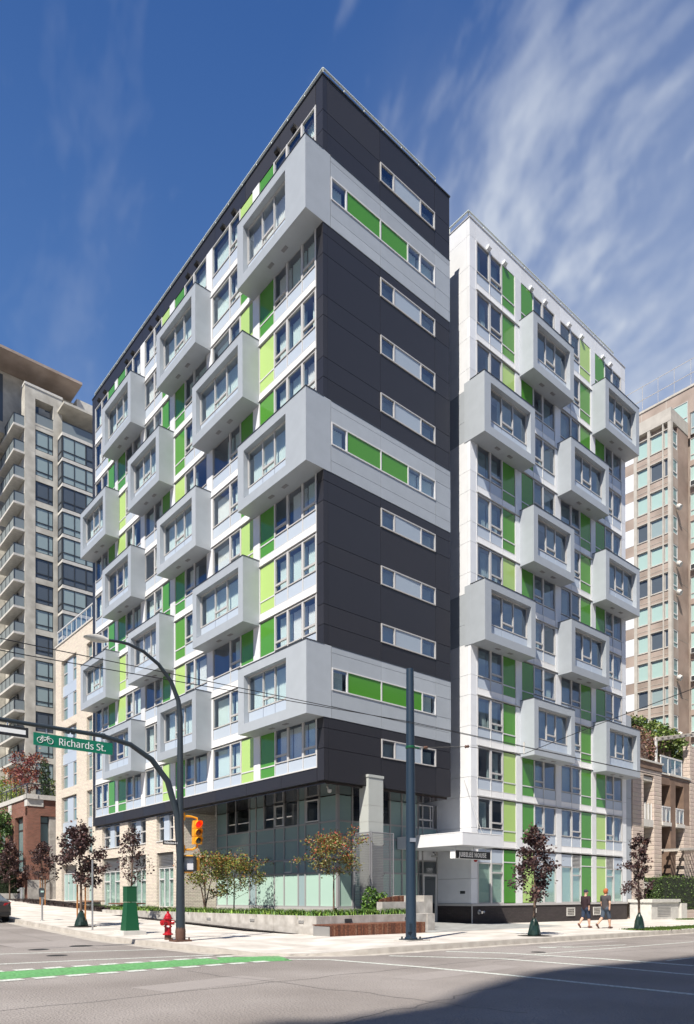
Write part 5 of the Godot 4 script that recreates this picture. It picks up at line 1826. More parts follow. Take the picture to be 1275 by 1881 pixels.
func person(label: String, at: Vector3, turn: float, tall: float, shirt: Color, shorts: Color, hair: Color, cap: bool, long_sleeve: bool, stride: float, swing: float) -> void:
	# walks towards its own +z; everything scales with its height
	var P := thing("person", label, "person", at, "", turn)
	var s := tall / 1.78
	var j := func(x: float, y: float, z: float) -> Vector3: return Vector3(x, y, z) * s
	var hipL: Vector3 = j.call(0.095, 0.93, 0)
	var hipR: Vector3 = j.call(-0.095, 0.93, 0)
	# the right leg carries, the left one has just pushed off behind
	var kneeR: Vector3 = j.call(-0.1, 0.5, 0.1 * stride)
	var ankR: Vector3 = j.call(-0.1, 0.09, 0.14 * stride)
	var kneeL: Vector3 = j.call(0.1, 0.52, -0.08 * stride)
	var ankL: Vector3 = j.call(0.1, 0.19, -0.4 * stride)
	var shL: Vector3 = j.call(0.2, 1.44, 0)
	var shR: Vector3 = j.call(-0.2, 1.44, 0)
	var elL: Vector3 = j.call(0.27, 1.16, 0.06 * swing)
	var elR: Vector3 = j.call(-0.27, 1.16, -0.1 * swing)
	var wrL: Vector3 = j.call(0.27, 0.93, 0.2 * swing)
	var wrR: Vector3 = j.call(-0.25, 0.92, -0.08 * swing)
	var neck: Vector3 = j.call(0, 1.5, -0.01)
	var head: Vector3 = j.call(0, 1.67, 0.03)
	var B := [
		[j.call(0, 1.0, 0), j.call(0, 1.3, 0), 0.14 * s, 0.15 * s], [j.call(0.07, 1.38, 0), j.call(-0.07, 1.38, 0), 0.12 * s, 0.12 * s], [neck, j.call(0, 1.6, 0.01), 0.058 * s, 0.056 * s],
		[hipL, hipR, 0.13 * s, 0.13 * s], [hipL, kneeL, 0.088 * s, 0.06 * s], [hipR, kneeR, 0.088 * s, 0.06 * s],
		[kneeL, kneeL.lerp(ankL, 0.35), 0.06 * s, 0.06 * s], [kneeL.lerp(ankL, 0.35), ankL, 0.06 * s, 0.038 * s], [kneeR, kneeR.lerp(ankR, 0.35), 0.06 * s, 0.06 * s], [kneeR.lerp(ankR, 0.35), ankR, 0.06 * s, 0.038 * s],
		[shL, elL, 0.055 * s, 0.042 * s], [elL, wrL, 0.042 * s, 0.028 * s], [shR, elR, 0.055 * s, 0.042 * s], [elR, wrR, 0.042 * s, 0.028 * s],
		[head, head + j.call(0, 0.03, -0.015), 0.092 * s, 0.095 * s], [head + j.call(0, -0.06, 0.03), head + j.call(0, -0.03, 0.03), 0.062 * s, 0.07 * s], [head + j.call(0, -0.02, 0.095), head + j.call(0, 0.01, 0.09), 0.016 * s, 0.01 * s],
		[head + j.call(0.092, -0.01, 0), head + j.call(0.094, 0.02, -0.005), 0.014 * s, 0.018 * s], [head + j.call(-0.092, -0.01, 0), head + j.call(-0.094, 0.02, -0.005), 0.014 * s, 0.018 * s]]
	# palms and fingers
	var fing := MB.new()
	for h in [[elL, wrL, 1.0], [elR, wrR, -1.0]]:
		var d: Vector3 = (h[1] - h[0]).normalized()
		var across := Vector3(0, 0, 1)
		across = (across - d * across.dot(d)).normalized()
		var inn: Vector3 = d.cross(across) * h[2]
		var pe: Vector3 = h[1] + d * 0.085 * s
		B.append([h[1] + across * 0.015 * s, pe + across * 0.022 * s, 0.026 * s, 0.02 * s])
		B.append([h[1] - across * 0.012 * s, pe - across * 0.022 * s, 0.026 * s, 0.018 * s])
		var fl := [0.07, 0.08, 0.075, 0.058]
		for i in 4:
			var r: Vector3 = pe + across * (0.033 - 0.021 * i) * s - d * 0.015 * s
			var m: Vector3 = r + d * fl[i] * 0.55 * s + inn * 0.008 * s
			fing.tube([r, m, m + d * fl[i] * 0.4 * s + inn * 0.022 * s], [0.0095 * s, 0.009 * s, 0.007 * s], 7)
		var tb: Vector3 = h[1] + d * 0.03 * s + across * 0.03 * s
		fing.tube([tb, tb + (d * 0.03 + across * 0.025) * s, tb + (d * 0.065 + across * 0.028 + inn * 0.01) * s], [0.012 * s, 0.0105 * s, 0.008 * s], 7)
	var body := sdf_mesh(B, 0.02 * s, 0.03 * s)
	var sf := SurfaceTool.new()
	sf.begin(Mesh.PRIMITIVE_TRIANGLES)
	sf.append_from(body, 0, Transform3D())
	sf.append_from(fing.done(), 0, Transform3D())
	part(P, "body", sf.commit(), M.skin)
	var cm := func(c: Color, r: float) -> StandardMaterial3D:
		var m := StandardMaterial3D.new()
		m.albedo_color = c.linear_to_srgb()
		m.roughness = r
		return m
	var sl := 1.0 if long_sleeve else 0.55
	var T := [[j.call(0, 0.96, 0), j.call(0, 1.3, 0), 0.165 * s, 0.168 * s], [j.call(0.08, 1.38, 0), j.call(-0.08, 1.38, 0), 0.132 * s, 0.132 * s],
		[shL, shL.lerp(elL, sl), 0.074 * s, 0.064 * s], [shR, shR.lerp(elR, sl), 0.074 * s, 0.064 * s], [j.call(0.1, 0.92, 0), j.call(-0.1, 0.92, 0), 0.135 * s, 0.135 * s]]
	if long_sleeve:
		T.append([elL, elL.lerp(wrL, 0.25), 0.06 * s, 0.052 * s])
		T.append([elR, elR.lerp(wrR, 0.25), 0.06 * s, 0.052 * s])
	part(P, "shirt", sdf_mesh(T, 0.02 * s, 0.03 * s), cm.call(shirt, 0.85))
	var Q := [[hipL + j.call(0, -0.02, 0), hipR + j.call(0, -0.02, 0), 0.143 * s, 0.143 * s], [hipL, hipL.lerp(kneeL, 0.98), 0.108 * s, 0.092 * s], [hipR, hipR.lerp(kneeR, 0.98), 0.108 * s, 0.092 * s]]
	part(P, "shorts", sdf_mesh(Q, 0.02 * s, 0.025 * s), cm.call(shorts, 0.9))
	for e in [[ankL, Vector3(0, -0.75, 0.66)], [ankR, Vector3(0, -0.05, 1)]]:
		var a: Vector3 = e[0] + Vector3(0, -0.035 * s, 0)
		var d: Vector3 = e[1].normalized()
		part(P, "shoe", sdf_mesh([[a - d * 0.05 * s, a + d * 0.16 * s, 0.046 * s, 0.036 * s], [a, a + Vector3(0, 0.02, 0) * s, 0.046 * s, 0.044 * s]], 0.014 * s, 0.02), cm.call(Color(0.1, 0.05, 0.04) if not cap else Color(0.16, 0.07, 0.05), 0.7))
	if cap:
		part(P, "cap", sdf_mesh([[head + j.call(0, 0.045, -0.01), head + j.call(0, 0.055, -0.02), 0.104 * s, 0.1 * s], [head + j.call(0.03, 0.05, 0.09), head + j.call(0.0, 0.04, 0.16), 0.02 * s, 0.016 * s], [head + j.call(-0.03, 0.05, 0.09), head + j.call(0.0, 0.04, 0.16), 0.02 * s, 0.016 * s]], 0.014 * s, 0.02), cm.call(hair, 0.8))
	else:
		part(P, "hair", sdf_mesh([[head + j.call(0, 0.04, -0.03), head + j.call(0, 0.06, 0.0), 0.102 * s, 0.098 * s], [head + j.call(0, -0.02, -0.05), head + j.call(0, 0.02, -0.05), 0.085 * s, 0.09 * s]], 0.014 * s, 0.02), cm.call(hair, 0.8))


func people() -> void:
	person("person in dark maroon long-sleeved top, denim shorts and dark cap, walking away on the left", Vector3(10.35, g(10.3, 6.35), 6.4), 1.42, 1.74, Color(0.02, 0.007, 0.012), Color(0.018, 0.032, 0.065), Color(0.02, 0.025, 0.045), true, true, 0.9, 1.0)
	person("person with ginger hair, grey t-shirt and grey-blue shorts, walking away on the right", Vector3(10.5, g(10.5, 7.3), 7.3), 1.42, 1.78, Color(0.05, 0.045, 0.05), Color(0.05, 0.07, 0.1), Color(0.36, 0.1, 0.025), false, false, 1.15, 0.6)


func car() -> void:
	# rear half of a dark saloon parked at the kerb of the left street, pointing away
	var at := Vector3(-10.52, g(-10.5, -13.6) - 0.15, -13.6)
	var C := thing("parked_car", "dark brown saloon car parked at the left kerb, seen from behind", "car", at)
	C.rotation.x = 0.033
	# cross-sections from the rear bumper (z = 2.35) to the nose: [z, half width, sill, shoulder, roof half width, roof]
	var secs := [[2.36, 0.74, 0.42, 0.78, 0.66, 0.82], [2.3, 0.84, 0.3, 0.9, 0.72, 0.98], [2.05, 0.9, 0.24, 0.98, 0.76, 1.03], [1.6, 0.92, 0.22, 0.99, 0.66, 1.22], [1.0, 0.93, 0.2, 0.98, 0.62, 1.42], [0.2, 0.93, 0.2, 0.97, 0.62, 1.46], [-0.6, 0.93, 0.2, 0.95, 0.6, 1.38], [-1.3, 0.92, 0.22, 0.93, 0.64, 1.06], [-2.0, 0.88, 0.24, 0.86, 0.62, 0.92], [-2.4, 0.75, 0.3, 0.7, 0.5, 0.72]]
	var rings := []
	for q in secs:
		var r := []
		for sg in [1, -1]:
			var L := [Vector3(q[1] * 0.9, q[2], q[0]), Vector3(q[1], q[2] + 0.14, q[0]), Vector3(q[1] * 1.01, lerpf(q[2], q[3], 0.6), q[0]), Vector3(q[1] * 0.97, q[3], q[0]), Vector3(lerpf(q[1], q[4], 0.55), lerpf(q[3], q[5], 0.5), q[0]), Vector3(q[4], q[5] - 0.03, q[0]), Vector3(q[4] * 0.6, q[5], q[0])]
			if sg < 0:
				L.reverse()
			for p in L:
				r.append(Vector3(p.x * sg, p.y, p.z))
		rings.append(r)
	var b := MB.new()
	var gl := MB.new()
	for i in rings.size() - 1:
		var n: int = rings[i].size()
		for k in n:
			var k2 := (k + 1) % n
			var p: Array = [rings[i][k], rings[i][k2], rings[i + 1][k2], rings[i + 1][k]]
			var nv: Vector3 = (p[1] - p[0]).cross(p[3] - p[0])
			if nv.length() < 1e-6:
				continue
			nv = nv.normalized()
			var c: Vector3 = (p[0] + p[2]) * 0.5
			if nv.dot(c - Vector3(0, 0.6, c.z)) < 0:
				nv = -nv
			var side := (k == 3 or k == 9) and i >= 2 and i <= 6
			var scr := (k == 5 or k == 6 or k == 7 or k == 4 or k == 8) and (i == 2 or i == 3 or i == 6)
			(gl if side or scr else b).quad(p[0], p[1], p[2], p[3], nv)
	b.face(rings[0], Vector3(0, 0, 1))
	b.face(rings[-1], Vector3(0, 0, -1))
	part(C, "body", b.done(), M.car_paint)
	part(C, "windows", gl.done(), M.tower_glass)
	for x in [-1, 1]:
		b = MB.new()
		b.prism(PackedVector2Array([Vector2(0.0, 0.0), Vector2(0.3, 0.05), Vector2(0.36, 0.16), Vector2(0.05, 0.12)]), Transform3D(Basis(Vector3(x, 0, -0.28), Vector3.UP, Vector3(0, 0, 1)), Vector3(0.5 * x, 0.8, 2.33)), 0.05)
		part(C, "tail_light", b.done(), M.lens_red_off)
		for z in [1.45, -1.45]:
			var T := Transform3D(Basis(Vector3(0, 1, 0), Vector3(x, 0, 0), Vector3(0, 0, 1)), Vector3(0.72 * x, 0.32, z))
			b = MB.new()
			b.lathe([Vector2(0.0, 0.0), Vector2(0.3, 0.0), Vector2(0.33, 0.03), Vector2(0.33, 0.17), Vector2(0.3, 0.21), Vector2(0.2, 0.21)], 22, T)
			var wh := part(C, "wheel", b.done(), M.tyre)
			b = MB.new()
			b.lathe([Vector2(0.21, 0.19), Vector2(0.17, 0.2), Vector2(0.06, 0.19), Vector2(0, 0.2)], 18, T)
			part(wh, "rim", b.done(), M.metal)
	part(C, "bumper", bm(Vector3(1.62, 0.16, 0.12)), M.black, Transform3D(Basis(), Vector3(0, 0.42, 2.36)))
	part(C, "number_plate", bm(Vector3(0.34, 0.15, 0.02)), M.sign_white, Transform3D(Basis(), Vector3(0, 0.66, 2.385)))


# ---------------------------------------------------------------- the other buildings
func win2(par: Node3D, side: int, s0: float, s1: float, y0: float, y1: float, glass: Material, fr: Material, transoms := [], mulls := [], o := -0.12) -> void:
	# a far window: opening glass with its frame in front
	var w := part(par, "window", frame_mesh(s1 - s0, y1 - y0, transoms, mulls, 0.06, 0.1), fr, Transform3D(sb(side), fx(side, s1 if side == 0 else s0, y0, o + 0.03) - gpos(par)))
	part(w, "pane", bm(Vector3(s1 - s0 - 0.06, y1 - y0 - 0.06, 0.03)), glass, Transform3D(Basis(), Vector3((s1 - s0) * 0.5, (y1 - y0) * 0.5, -0.04)))


func cream_building() -> void:
	var B := thing("brick_building", "cream brick building adjoining the long facade, with paired windows and roof rail", "building", Vector3(0.2, -1.0, -26.6))
	PL = [0.2, 0.0]
	var rows := [18.75, 15.98, 13.3, 10.55, 7.85, 5.15]
	var L := [26.6, 27.22, 28.3, 30.4, 33.75, 35.1]
	for q in [[26.6, 27.22], [28.3, 30.4], [33.75, 35.1]]:
		pf(B, "brick_pier", 0, q[0], q[1], -1.6, 20.3, -0.35, 0.0, M.cream_brick)
	pf(B, "brick_top", 0, 30.4, 33.75, 18.8, 20.3, -0.35, 0.0, M.cream_brick)
	pf(B, "brick_top", 0, 27.22, 28.3, 18.8, 20.3, -0.35, 0.0, M.cream_brick)
	for i in 6:
		var h: float = rows[i]
		win2(B, 0, 30.5, 31.45, h - 1.9, h, M.slate_glass, M.frame, [[0.95, 0.0, 9.0]], [], -0.2)
		win2(B, 0, 32.7, 33.65, h - 1.9, h, M.slate_glass, M.frame, [[0.95, 0.0, 9.0]], [], -0.2)
		pf(B, "grey_panel", 0, 31.47, 32.68, h - 1.9, h, -0.35, -0.13, M.blue_panel)
		var nxt: float = rows[i + 1] if i < 5 else 2.4
		if i % 2 == 0:
			pf(B, "grey_panel", 0, 30.42, 33.73, nxt + 0.02, h - 1.92, -0.35, -0.12, M.blue_panel)
		else:
			pf(B, "brick_band", 0, 30.4, 33.75, nxt + 0.1, h - 1.95, -0.35, -0.002, M.cream_brick)
		win2(B, 0, 27.25, 28.27, h - 1.9, h, M.slate_glass, M.frame, [[0.95, 0.0, 9.0]], [], -0.2)
		pf(B, "brick_band" if i % 2 else "grey_panel", 0, 27.22, 28.3, nxt + 0.05, h - 1.93, -0.35, -0.002 if i % 2 else -0.12, M.cream_brick if i % 2 else M.blue_panel)
	win2(B, 0, 30.6, 33.6, -0.3, 1.9, M.aqua_glass, M.frame_light, [], [0.9, 2.1], -0.2)
	pf(B, "brick_band", 0, 30.4, 33.75, -1.6, -0.35, -0.35, -0.002, M.cream_brick)
	win2(B, 0, 27.25, 28.27, -0.3, 1.9, M.aqua_glass, M.frame_light, [], [], -0.2)
	pf(B, "brick_band", 0, 27.22, 28.3, -1.6, -0.35, -0.35, -0.002, M.cream_brick)
	pf(B, "rear_wall", 0, 26.6, 35.05, -1.6, 20.2, -8.0, -0.4, M.interior)
	pf(B, "end_wall", 0, 35.06, 35.1, -1.6, 20.25, -8.0, -0.36, M.cream_brick)
	pf(B, "coping", 0, 26.58, 35.15, 20.3, 20.42, -0.4, 0.06, M.concrete_pale)
	var r := MB.new()
	for s in range(0, 9):
		mbox(r, 0, 26.7 + s * 1.04, 26.75 + s * 1.04, 20.42, 21.6, -0.2, -0.15)
	mbox(r, 0, 26.6, 35.1, 21.58, 21.66, -0.22, -0.13)
	mbox(r, 0, 26.6, 35.1, 20.55, 20.6, -0.2, -0.15)
	wpart(B, "roof_rail", r.done(), M.frame_light)
	pf(B, "rail_glass", 0, 26.6, 35.1, 20.62, 21.56, -0.18, -0.17, M.glass_clear)
	PL = [0.0, 0.0]


func grey_tower() -> void:
	var B := thing("concrete_tower", "tall pale concrete apartment tower on the left with corner balconies and an overhanging roof", "building", Vector3(12, -1, -62))
	rng.seed = 61
	PL = [3.45, -54.5]
	var pitch := 2.735
	# piers and spandrels of the front
	var yb := 3.0
	pf(B, "pier", 1, 3.45, 4.5, yb, 54.3, -1.2, 0.0, M.concrete_tower)
	pf(B, "pier", 1, 6.37, 7.3, yb, 53.2, -1.2, 0.0, M.concrete_tower)
	pf(B, "beam", 1, 4.5, 7.3, 53.2, 54.3, -1.2, -0.004, M.concrete_tower)
	pf(B, "beam", 1, 3.4, 7.34, 54.3, 54.55, -1.2, 0.06, M.concrete_pale)
	var blinds := [M.tower_blind, M.tower_glass, M.tower_blind, M.tower_glass, M.tower_glass, M.tower_blind, M.tower_blind, M.tower_glass, M.tower_blind]
	for i in 18:
		var hd := 49.95 - pitch * i
		if hd < 3.5:
			break
		pf(B, "spandrel", 1, 4.5, 6.37, hd, hd + 0.6 if i > 0 else hd + 0.5, -1.0, -0.02, M.concrete_tower)
		win2(B, 1, 4.52, 6.35, hd - 2.12, hd - 0.01, blinds[(i * 5) % 9], M.mullion, [[0.5, 0.0, 9.0]], [1.32], -0.12)
		pf(B, "joint", 1, 3.45, 4.5, hd + 0.26, hd + 0.29, -0.02, 0.002, M.concrete)
	# open loggia at the top
	pf(B, "loggia_floor", 1, 4.5, 6.37, 50.4, 50.6, -2.5, 0.0, M.concrete_tower)
	pf(B, "loggia_back", 1, 4.5, 6.37, 50.6, 53.2, -2.6, -2.5, M.tower_glass)
	pf(B, "balcony_glass", 1, 4.52, 6.35, 50.65, 51.7, -0.1, -0.08, M.rail_glass)
	pf(B, "balcony_rail", 1, 4.5, 6.37, 51.7, 51.76, -0.12, -0.05, M.mullion)
	# glazed bay
	PL = [6.85, -53.2]
	for i in 19:
		var hd := 49.6 - pitch * i
		if hd < 3.5:
			break
		pf(B, "slab_edge", 1, 6.85, 11.8, hd + 0.05, hd + 0.4, -1.3, 0.05, M.concrete_pale)
		var gm: Material = blinds[(i * 7 + 2) % 9] if i != 4 else M.tower_blind
		win2(B, 1, 6.9, 9.4, hd - 2.3, hd + 0.04, gm, M.mullion, [[0.72, 0.0, 9.0]], [1.25], -0.03)
		win2(B, 1, 9.4, 11.75, hd - 2.3, hd + 0.04, blinds[(i * 4 + 1) % 9], M.mullion, [[0.72, 0.0, 9.0]], [0.8], -0.03)
		win2(B, 0, 53.25, 54.45, hd - 2.3, hd + 0.04, M.tower_glass, M.mullion, [[0.72, 0.0, 9.0]], [], 0.0)
	pf(B, "slab_edge", 1, 6.8, 12.0, 52.7, 52.95, -2.5, 0.7, M.concrete_tower)
	pf(B, "balcony_glass", 1, 6.9, 11.8, 50.05, 51.15, -0.05, -0.03, M.rail_glass)
	pf(B, "balcony_rail", 1, 6.88, 11.8, 51.15, 51.22, -0.07, 0.0, M.mullion)
	# body behind
	pbox(B, "wall", Vector3(3.5, -1.0, -76.0), Vector3(30.0, 50.3, -55.75), M.concrete_tower)
	pbox(B, "wall", Vector3(7.35, -1.0, -55.74), Vector3(30.0, 50.2, -54.6), M.concrete_tower)
	pbox(B, "penthouse", Vector3(-3.0, 50.3, -76.0), Vector3(28.0, 56.95, -58.0), M.concrete_tower)
	pbox(B, "penthouse_window", Vector3(-2.8, 51.5, -58.0), Vector3(2.2, 56.6, -57.95), M.tower_glass)
	pbox(B, "wall", Vector3(-3.0, 3.0, -76.0), Vector3(3.44, 50.29, -62.0), M.concrete_tower)
	pbox(B, "penthouse_window", Vector3(4.7, 52.6, -58.0), Vector3(5.9, 56.2, -57.95), M.tower_glass)
	pbox(B, "penthouse_window", Vector3(6.6, 54.6, -58.0), Vector3(11.0, 56.4, -57.95), M.tower_glass)
	pbox(B, "roof_slab", Vector3(-7.0, 56.98, -78.0), Vector3(9.5, 57.25, -54.5), M.beige)
	pbox(B, "stair_block", Vector3(9.6, 50.3, -60.0), Vector3(11.6, 56.6, -56.5), M.concrete_pale)
	# balconies round the left corner
	PL = [3.45, 0.0]
	for i in 19:
		var y := 47.13 + pitch - pitch * i
		if y < 8.5:
			break
		var b := MB.new()
		b.prism(PackedVector2Array([Vector2(2.34, 54.55), Vector2(3.44, 54.55), Vector2(3.44, 60.5), Vector2(2.34, 60.5)]), Transform3D(Basis(Vector3(1, 0, 0), Vector3(0, 0, -1), Vector3(0, 1, 0)), Vector3(0, y - 0.28, 0) - gpos(B)), 0.22)
		var sl := part(B, "balcony", b.done(), M.concrete_pale)
		pbox2(sl, "rail_glass", Vector3(2.39, y, -60.4), Vector3(2.41, y + 0.98, -54.65), M.rail_glass)
		pbox2(sl, "rail_glass", Vector3(2.42, y, -54.66), Vector3(3.42, y + 0.98, -54.64), M.rail_glass)
		var rl := MB.new()
		rl.box(Vector3(2.36, y + 0.98, -60.4) - gpos(B), Vector3(2.43, y + 1.05, -54.6) - gpos(B))
		rl.box(Vector3(2.44, y + 0.98, -54.69) - gpos(B), Vector3(3.43, y + 1.05, -54.62) - gpos(B))
		for z in [-54.6, -56.1, -57.6, -59.1]:
			rl.box(Vector3(2.35, y - 0.05, z - 0.04) - gpos(B), Vector3(2.42, y + 1.0, z) - gpos(B))
		part(sl, "handrail", rl.done(), M.mullion)
		win2(B, 0, 56.9, 59.8, y, y + 2.2, blinds[(i * 2 + 3) % 9], M.mullion, [], [1.5], 0.06)
	PL = [0.0, 0.0]


func pbox2(par: Node3D, called: String, lo: Vector3, hi: Vector3, m: Material) -> void:
	part(par, called, bm((hi - lo).abs()), m, Transform3D(Basis(), (lo + hi) * 0.5 - gpos(par)))


func red_podium() -> void:
	var B := thing("brick_podium", "low red brick and concrete building on the left with roof garden", "building", Vector3(4, -0.5, -42))
	var x := -1.15
	var z := -38.0
	PL = [x, z]
	pf(B, "brick_corner", 1, x, -0.1, 1.5, 7.65, -0.6, 0.0, M.red_brick)
	pf(B, "brick_top", 1, -0.1, 6.0, 6.9, 7.65, -0.6, 0.0, M.red_brick)
	win2(B, 1, -0.1, 0.62, 3.9, 6.88, M.slate_glass, M.mullion, [[0.7, 0.0, 9.0], [2.4, 0.0, 9.0]], [], -0.3)
	pf(B, "wall", 1, 0.64, 6.0, -1.0, 6.88, -0.6, -0.08, M.concrete)
	pf(B, "wall", 1, x, 0.62, -1.0, 1.48, -0.6, 0.05, M.concrete)
	pf(B, "wall", 1, -0.1, 0.62, 1.5, 3.88, -0.6, -0.06, M.red_brick)
	pf(B, "quoin", 1, x - 0.04, 0.12, 7.66, 8.25, -0.7, 0.05, M.concrete_pale)
	pf(B, "cornice", 1, x - 0.1, 6.0, 8.26, 8.65, -0.8, 0.14, M.concrete_pale)
	pf(B, "fascia", 1, 0.14, 6.0, 7.66, 8.25, -0.6, -0.02, M.red_brick)
	for i in 4:
		pf(B, "joint", 1, 0.66, 6.0, 0.9 + i * 1.45, 0.93 + i * 1.45, -0.085, -0.075, M.concrete_tower)
	# side along the street
	for q in [[38.0, 39.2], [41.6, 44.5], [47.0, 50.0], [52.5, 60.0]]:
		pf(B, "brick_pier", 0, q[0] + 0.003, q[1], -0.6, 7.65, -0.5, 0.0, M.red_brick)
	for q in [[39.2, 41.6], [44.5, 47.0], [50.0, 52.5]]:
		pf(B, "brick_band", 0, q[0], q[1], 6.9, 7.65, -0.5, -0.003, M.red_brick)
		win2(B, 0, q[0] + 0.05, q[1] - 0.05, 2.2, 6.88, M.slate_glass, M.mullion, [[1.0, 0.0, 9.0], [3.6, 0.0, 9.0]], [], -0.35)
		pf(B, "brick_band", 0, q[0], q[1], -0.6, 2.15, -0.5, -0.1, M.red_brick)
	pf(B, "fascia", 0, 38.0, 60.0, 7.66, 8.25, -0.6, 0.003, M.red_brick)
	for s in [42.5, 47.6]:
		pf(B, "quoin", 0, s, s + 1.0, 7.3, 8.2, -0.3, 0.03, M.concrete_pale)
	pf(B, "cornice", 0, 37.8, 60.0, 8.26, 8.65, -0.8, 0.1, M.concrete_pale)
	pbox(B, "body", Vector3(x + 0.65, -0.6, -60.0), Vector3(6.0, 8.2, z - 0.62), M.interior)
	pbox(B, "roof", Vector3(x + 0.5, 8.22, -60.0), Vector3(6.0, 8.4, z - 0.5), M.concrete)
	var r := MB.new()
	for i in 12:
		r.box(Vector3(x, 8.65, -38.2 - i * 1.5) - B.position, Vector3(x + 0.05, 9.5, -38.15 - i * 1.5) - B.position)
	for i in 6:
		r.box(Vector3(x + i * 1.2, 8.65, z - 0.1) - B.position, Vector3(x + 0.05 + i * 1.2, 9.5, z - 0.05) - B.position)
	r.box(Vector3(x, 9.5, -56.0) - B.position, Vector3(x + 0.06, 9.57, z) - B.position)
	r.box(Vector3(x, 9.5, z - 0.1) - B.position, Vector3(6.0, 9.57, z - 0.03) - B.position)
	part(B, "roof_rail", r.done(), M.mullion)
	PL = [0.0, 0.0]
	# roof garden
	var mp := [Color(0.14, 0.03, 0.035), Color(0.2, 0.05, 0.04), Color(0.3, 0.1, 0.03)]
	tree("roof_tree", "red-leaved maple in the roof garden of the red brick building", "tree", Vector3(-0.3, 8.45, -40.4), 4.2, 0.7, 3.0, mp, 2000, 0.16, 71, 2)
	tree("roof_tree", "orange and red shrub-like maple left of the red roof maple", "tree", Vector3(-0.5, 8.45, -43.0), 3.2, 0.6, 2.8, [Color(0.3, 0.1, 0.03), Color(0.2, 0.05, 0.04)], 900, 0.16, 72, 2)
	var cy := thing("cypress", "dark narrow cypress at the right end of the roof garden", "tree", Vector3(0.55, 8.45, -38.9))
	bush(cy, "foliage", Vector3(-0.42, -0.1, -0.42), Vector3(0.42, 3.5, 0.42), [Color(0.02, 0.045, 0.015), Color(0.035, 0.07, 0.02)], 1500, 0.12, 73)
	var yb := thing("roof_shrub", "yellow-green shrub at the left end of the roof garden", "shrub", Vector3(0.2, 8.45, -49.0))
	bush(yb, "foliage", Vector3(-2.4, -0.2, -3.0), Vector3(1.4, 2.9, 3.5), [Color(0.13, 0.2, 0.02), Color(0.2, 0.24, 0.03)], 3000, 0.16, 74)
	var rs := thing("roof_shrub", "small light green shrub behind the cypress", "shrub", Vector3(1.5, 8.45, -40.2))
	bush(rs, "foliage", Vector3(-0.9, 0, -0.6), Vector3(0.9, 2.0, 0.6), [Color(0.1, 0.17, 0.03), Color(0.17, 0.22, 0.04)], 700, 0.14, 75)
	var gt := [Color(0.045, 0.1, 0.02), Color(0.08, 0.15, 0.03)]
	tree("broadleaf_tree", "large green tree at the far left edge in front of the red brick building", "tree", Vector3(-2.9, g(-3, -43), -43.0), 7.7, 0.9, 4.6, gt, 7000, 0.2, 76, 2, "", 0.3)
	hedge("dark clipped hedge at the far left below the red brick building", Vector3(-3.6, 0.0, -48.0), Vector3(-1.5, 2.3, -39.5), [Color(0.02, 0.05, 0.012), Color(0.03, 0.06, 0.015)], 2600, 77)
	var lw := MB.new()
	lw.box(Vector3(-3.9, -0.6, -48.5), Vector3(-1.2, 0.35, -38.9))
	single("low_wall", "low pale concrete wall in front of the dark hedge on the left", "wall", lw.done(), M.concrete_pale)


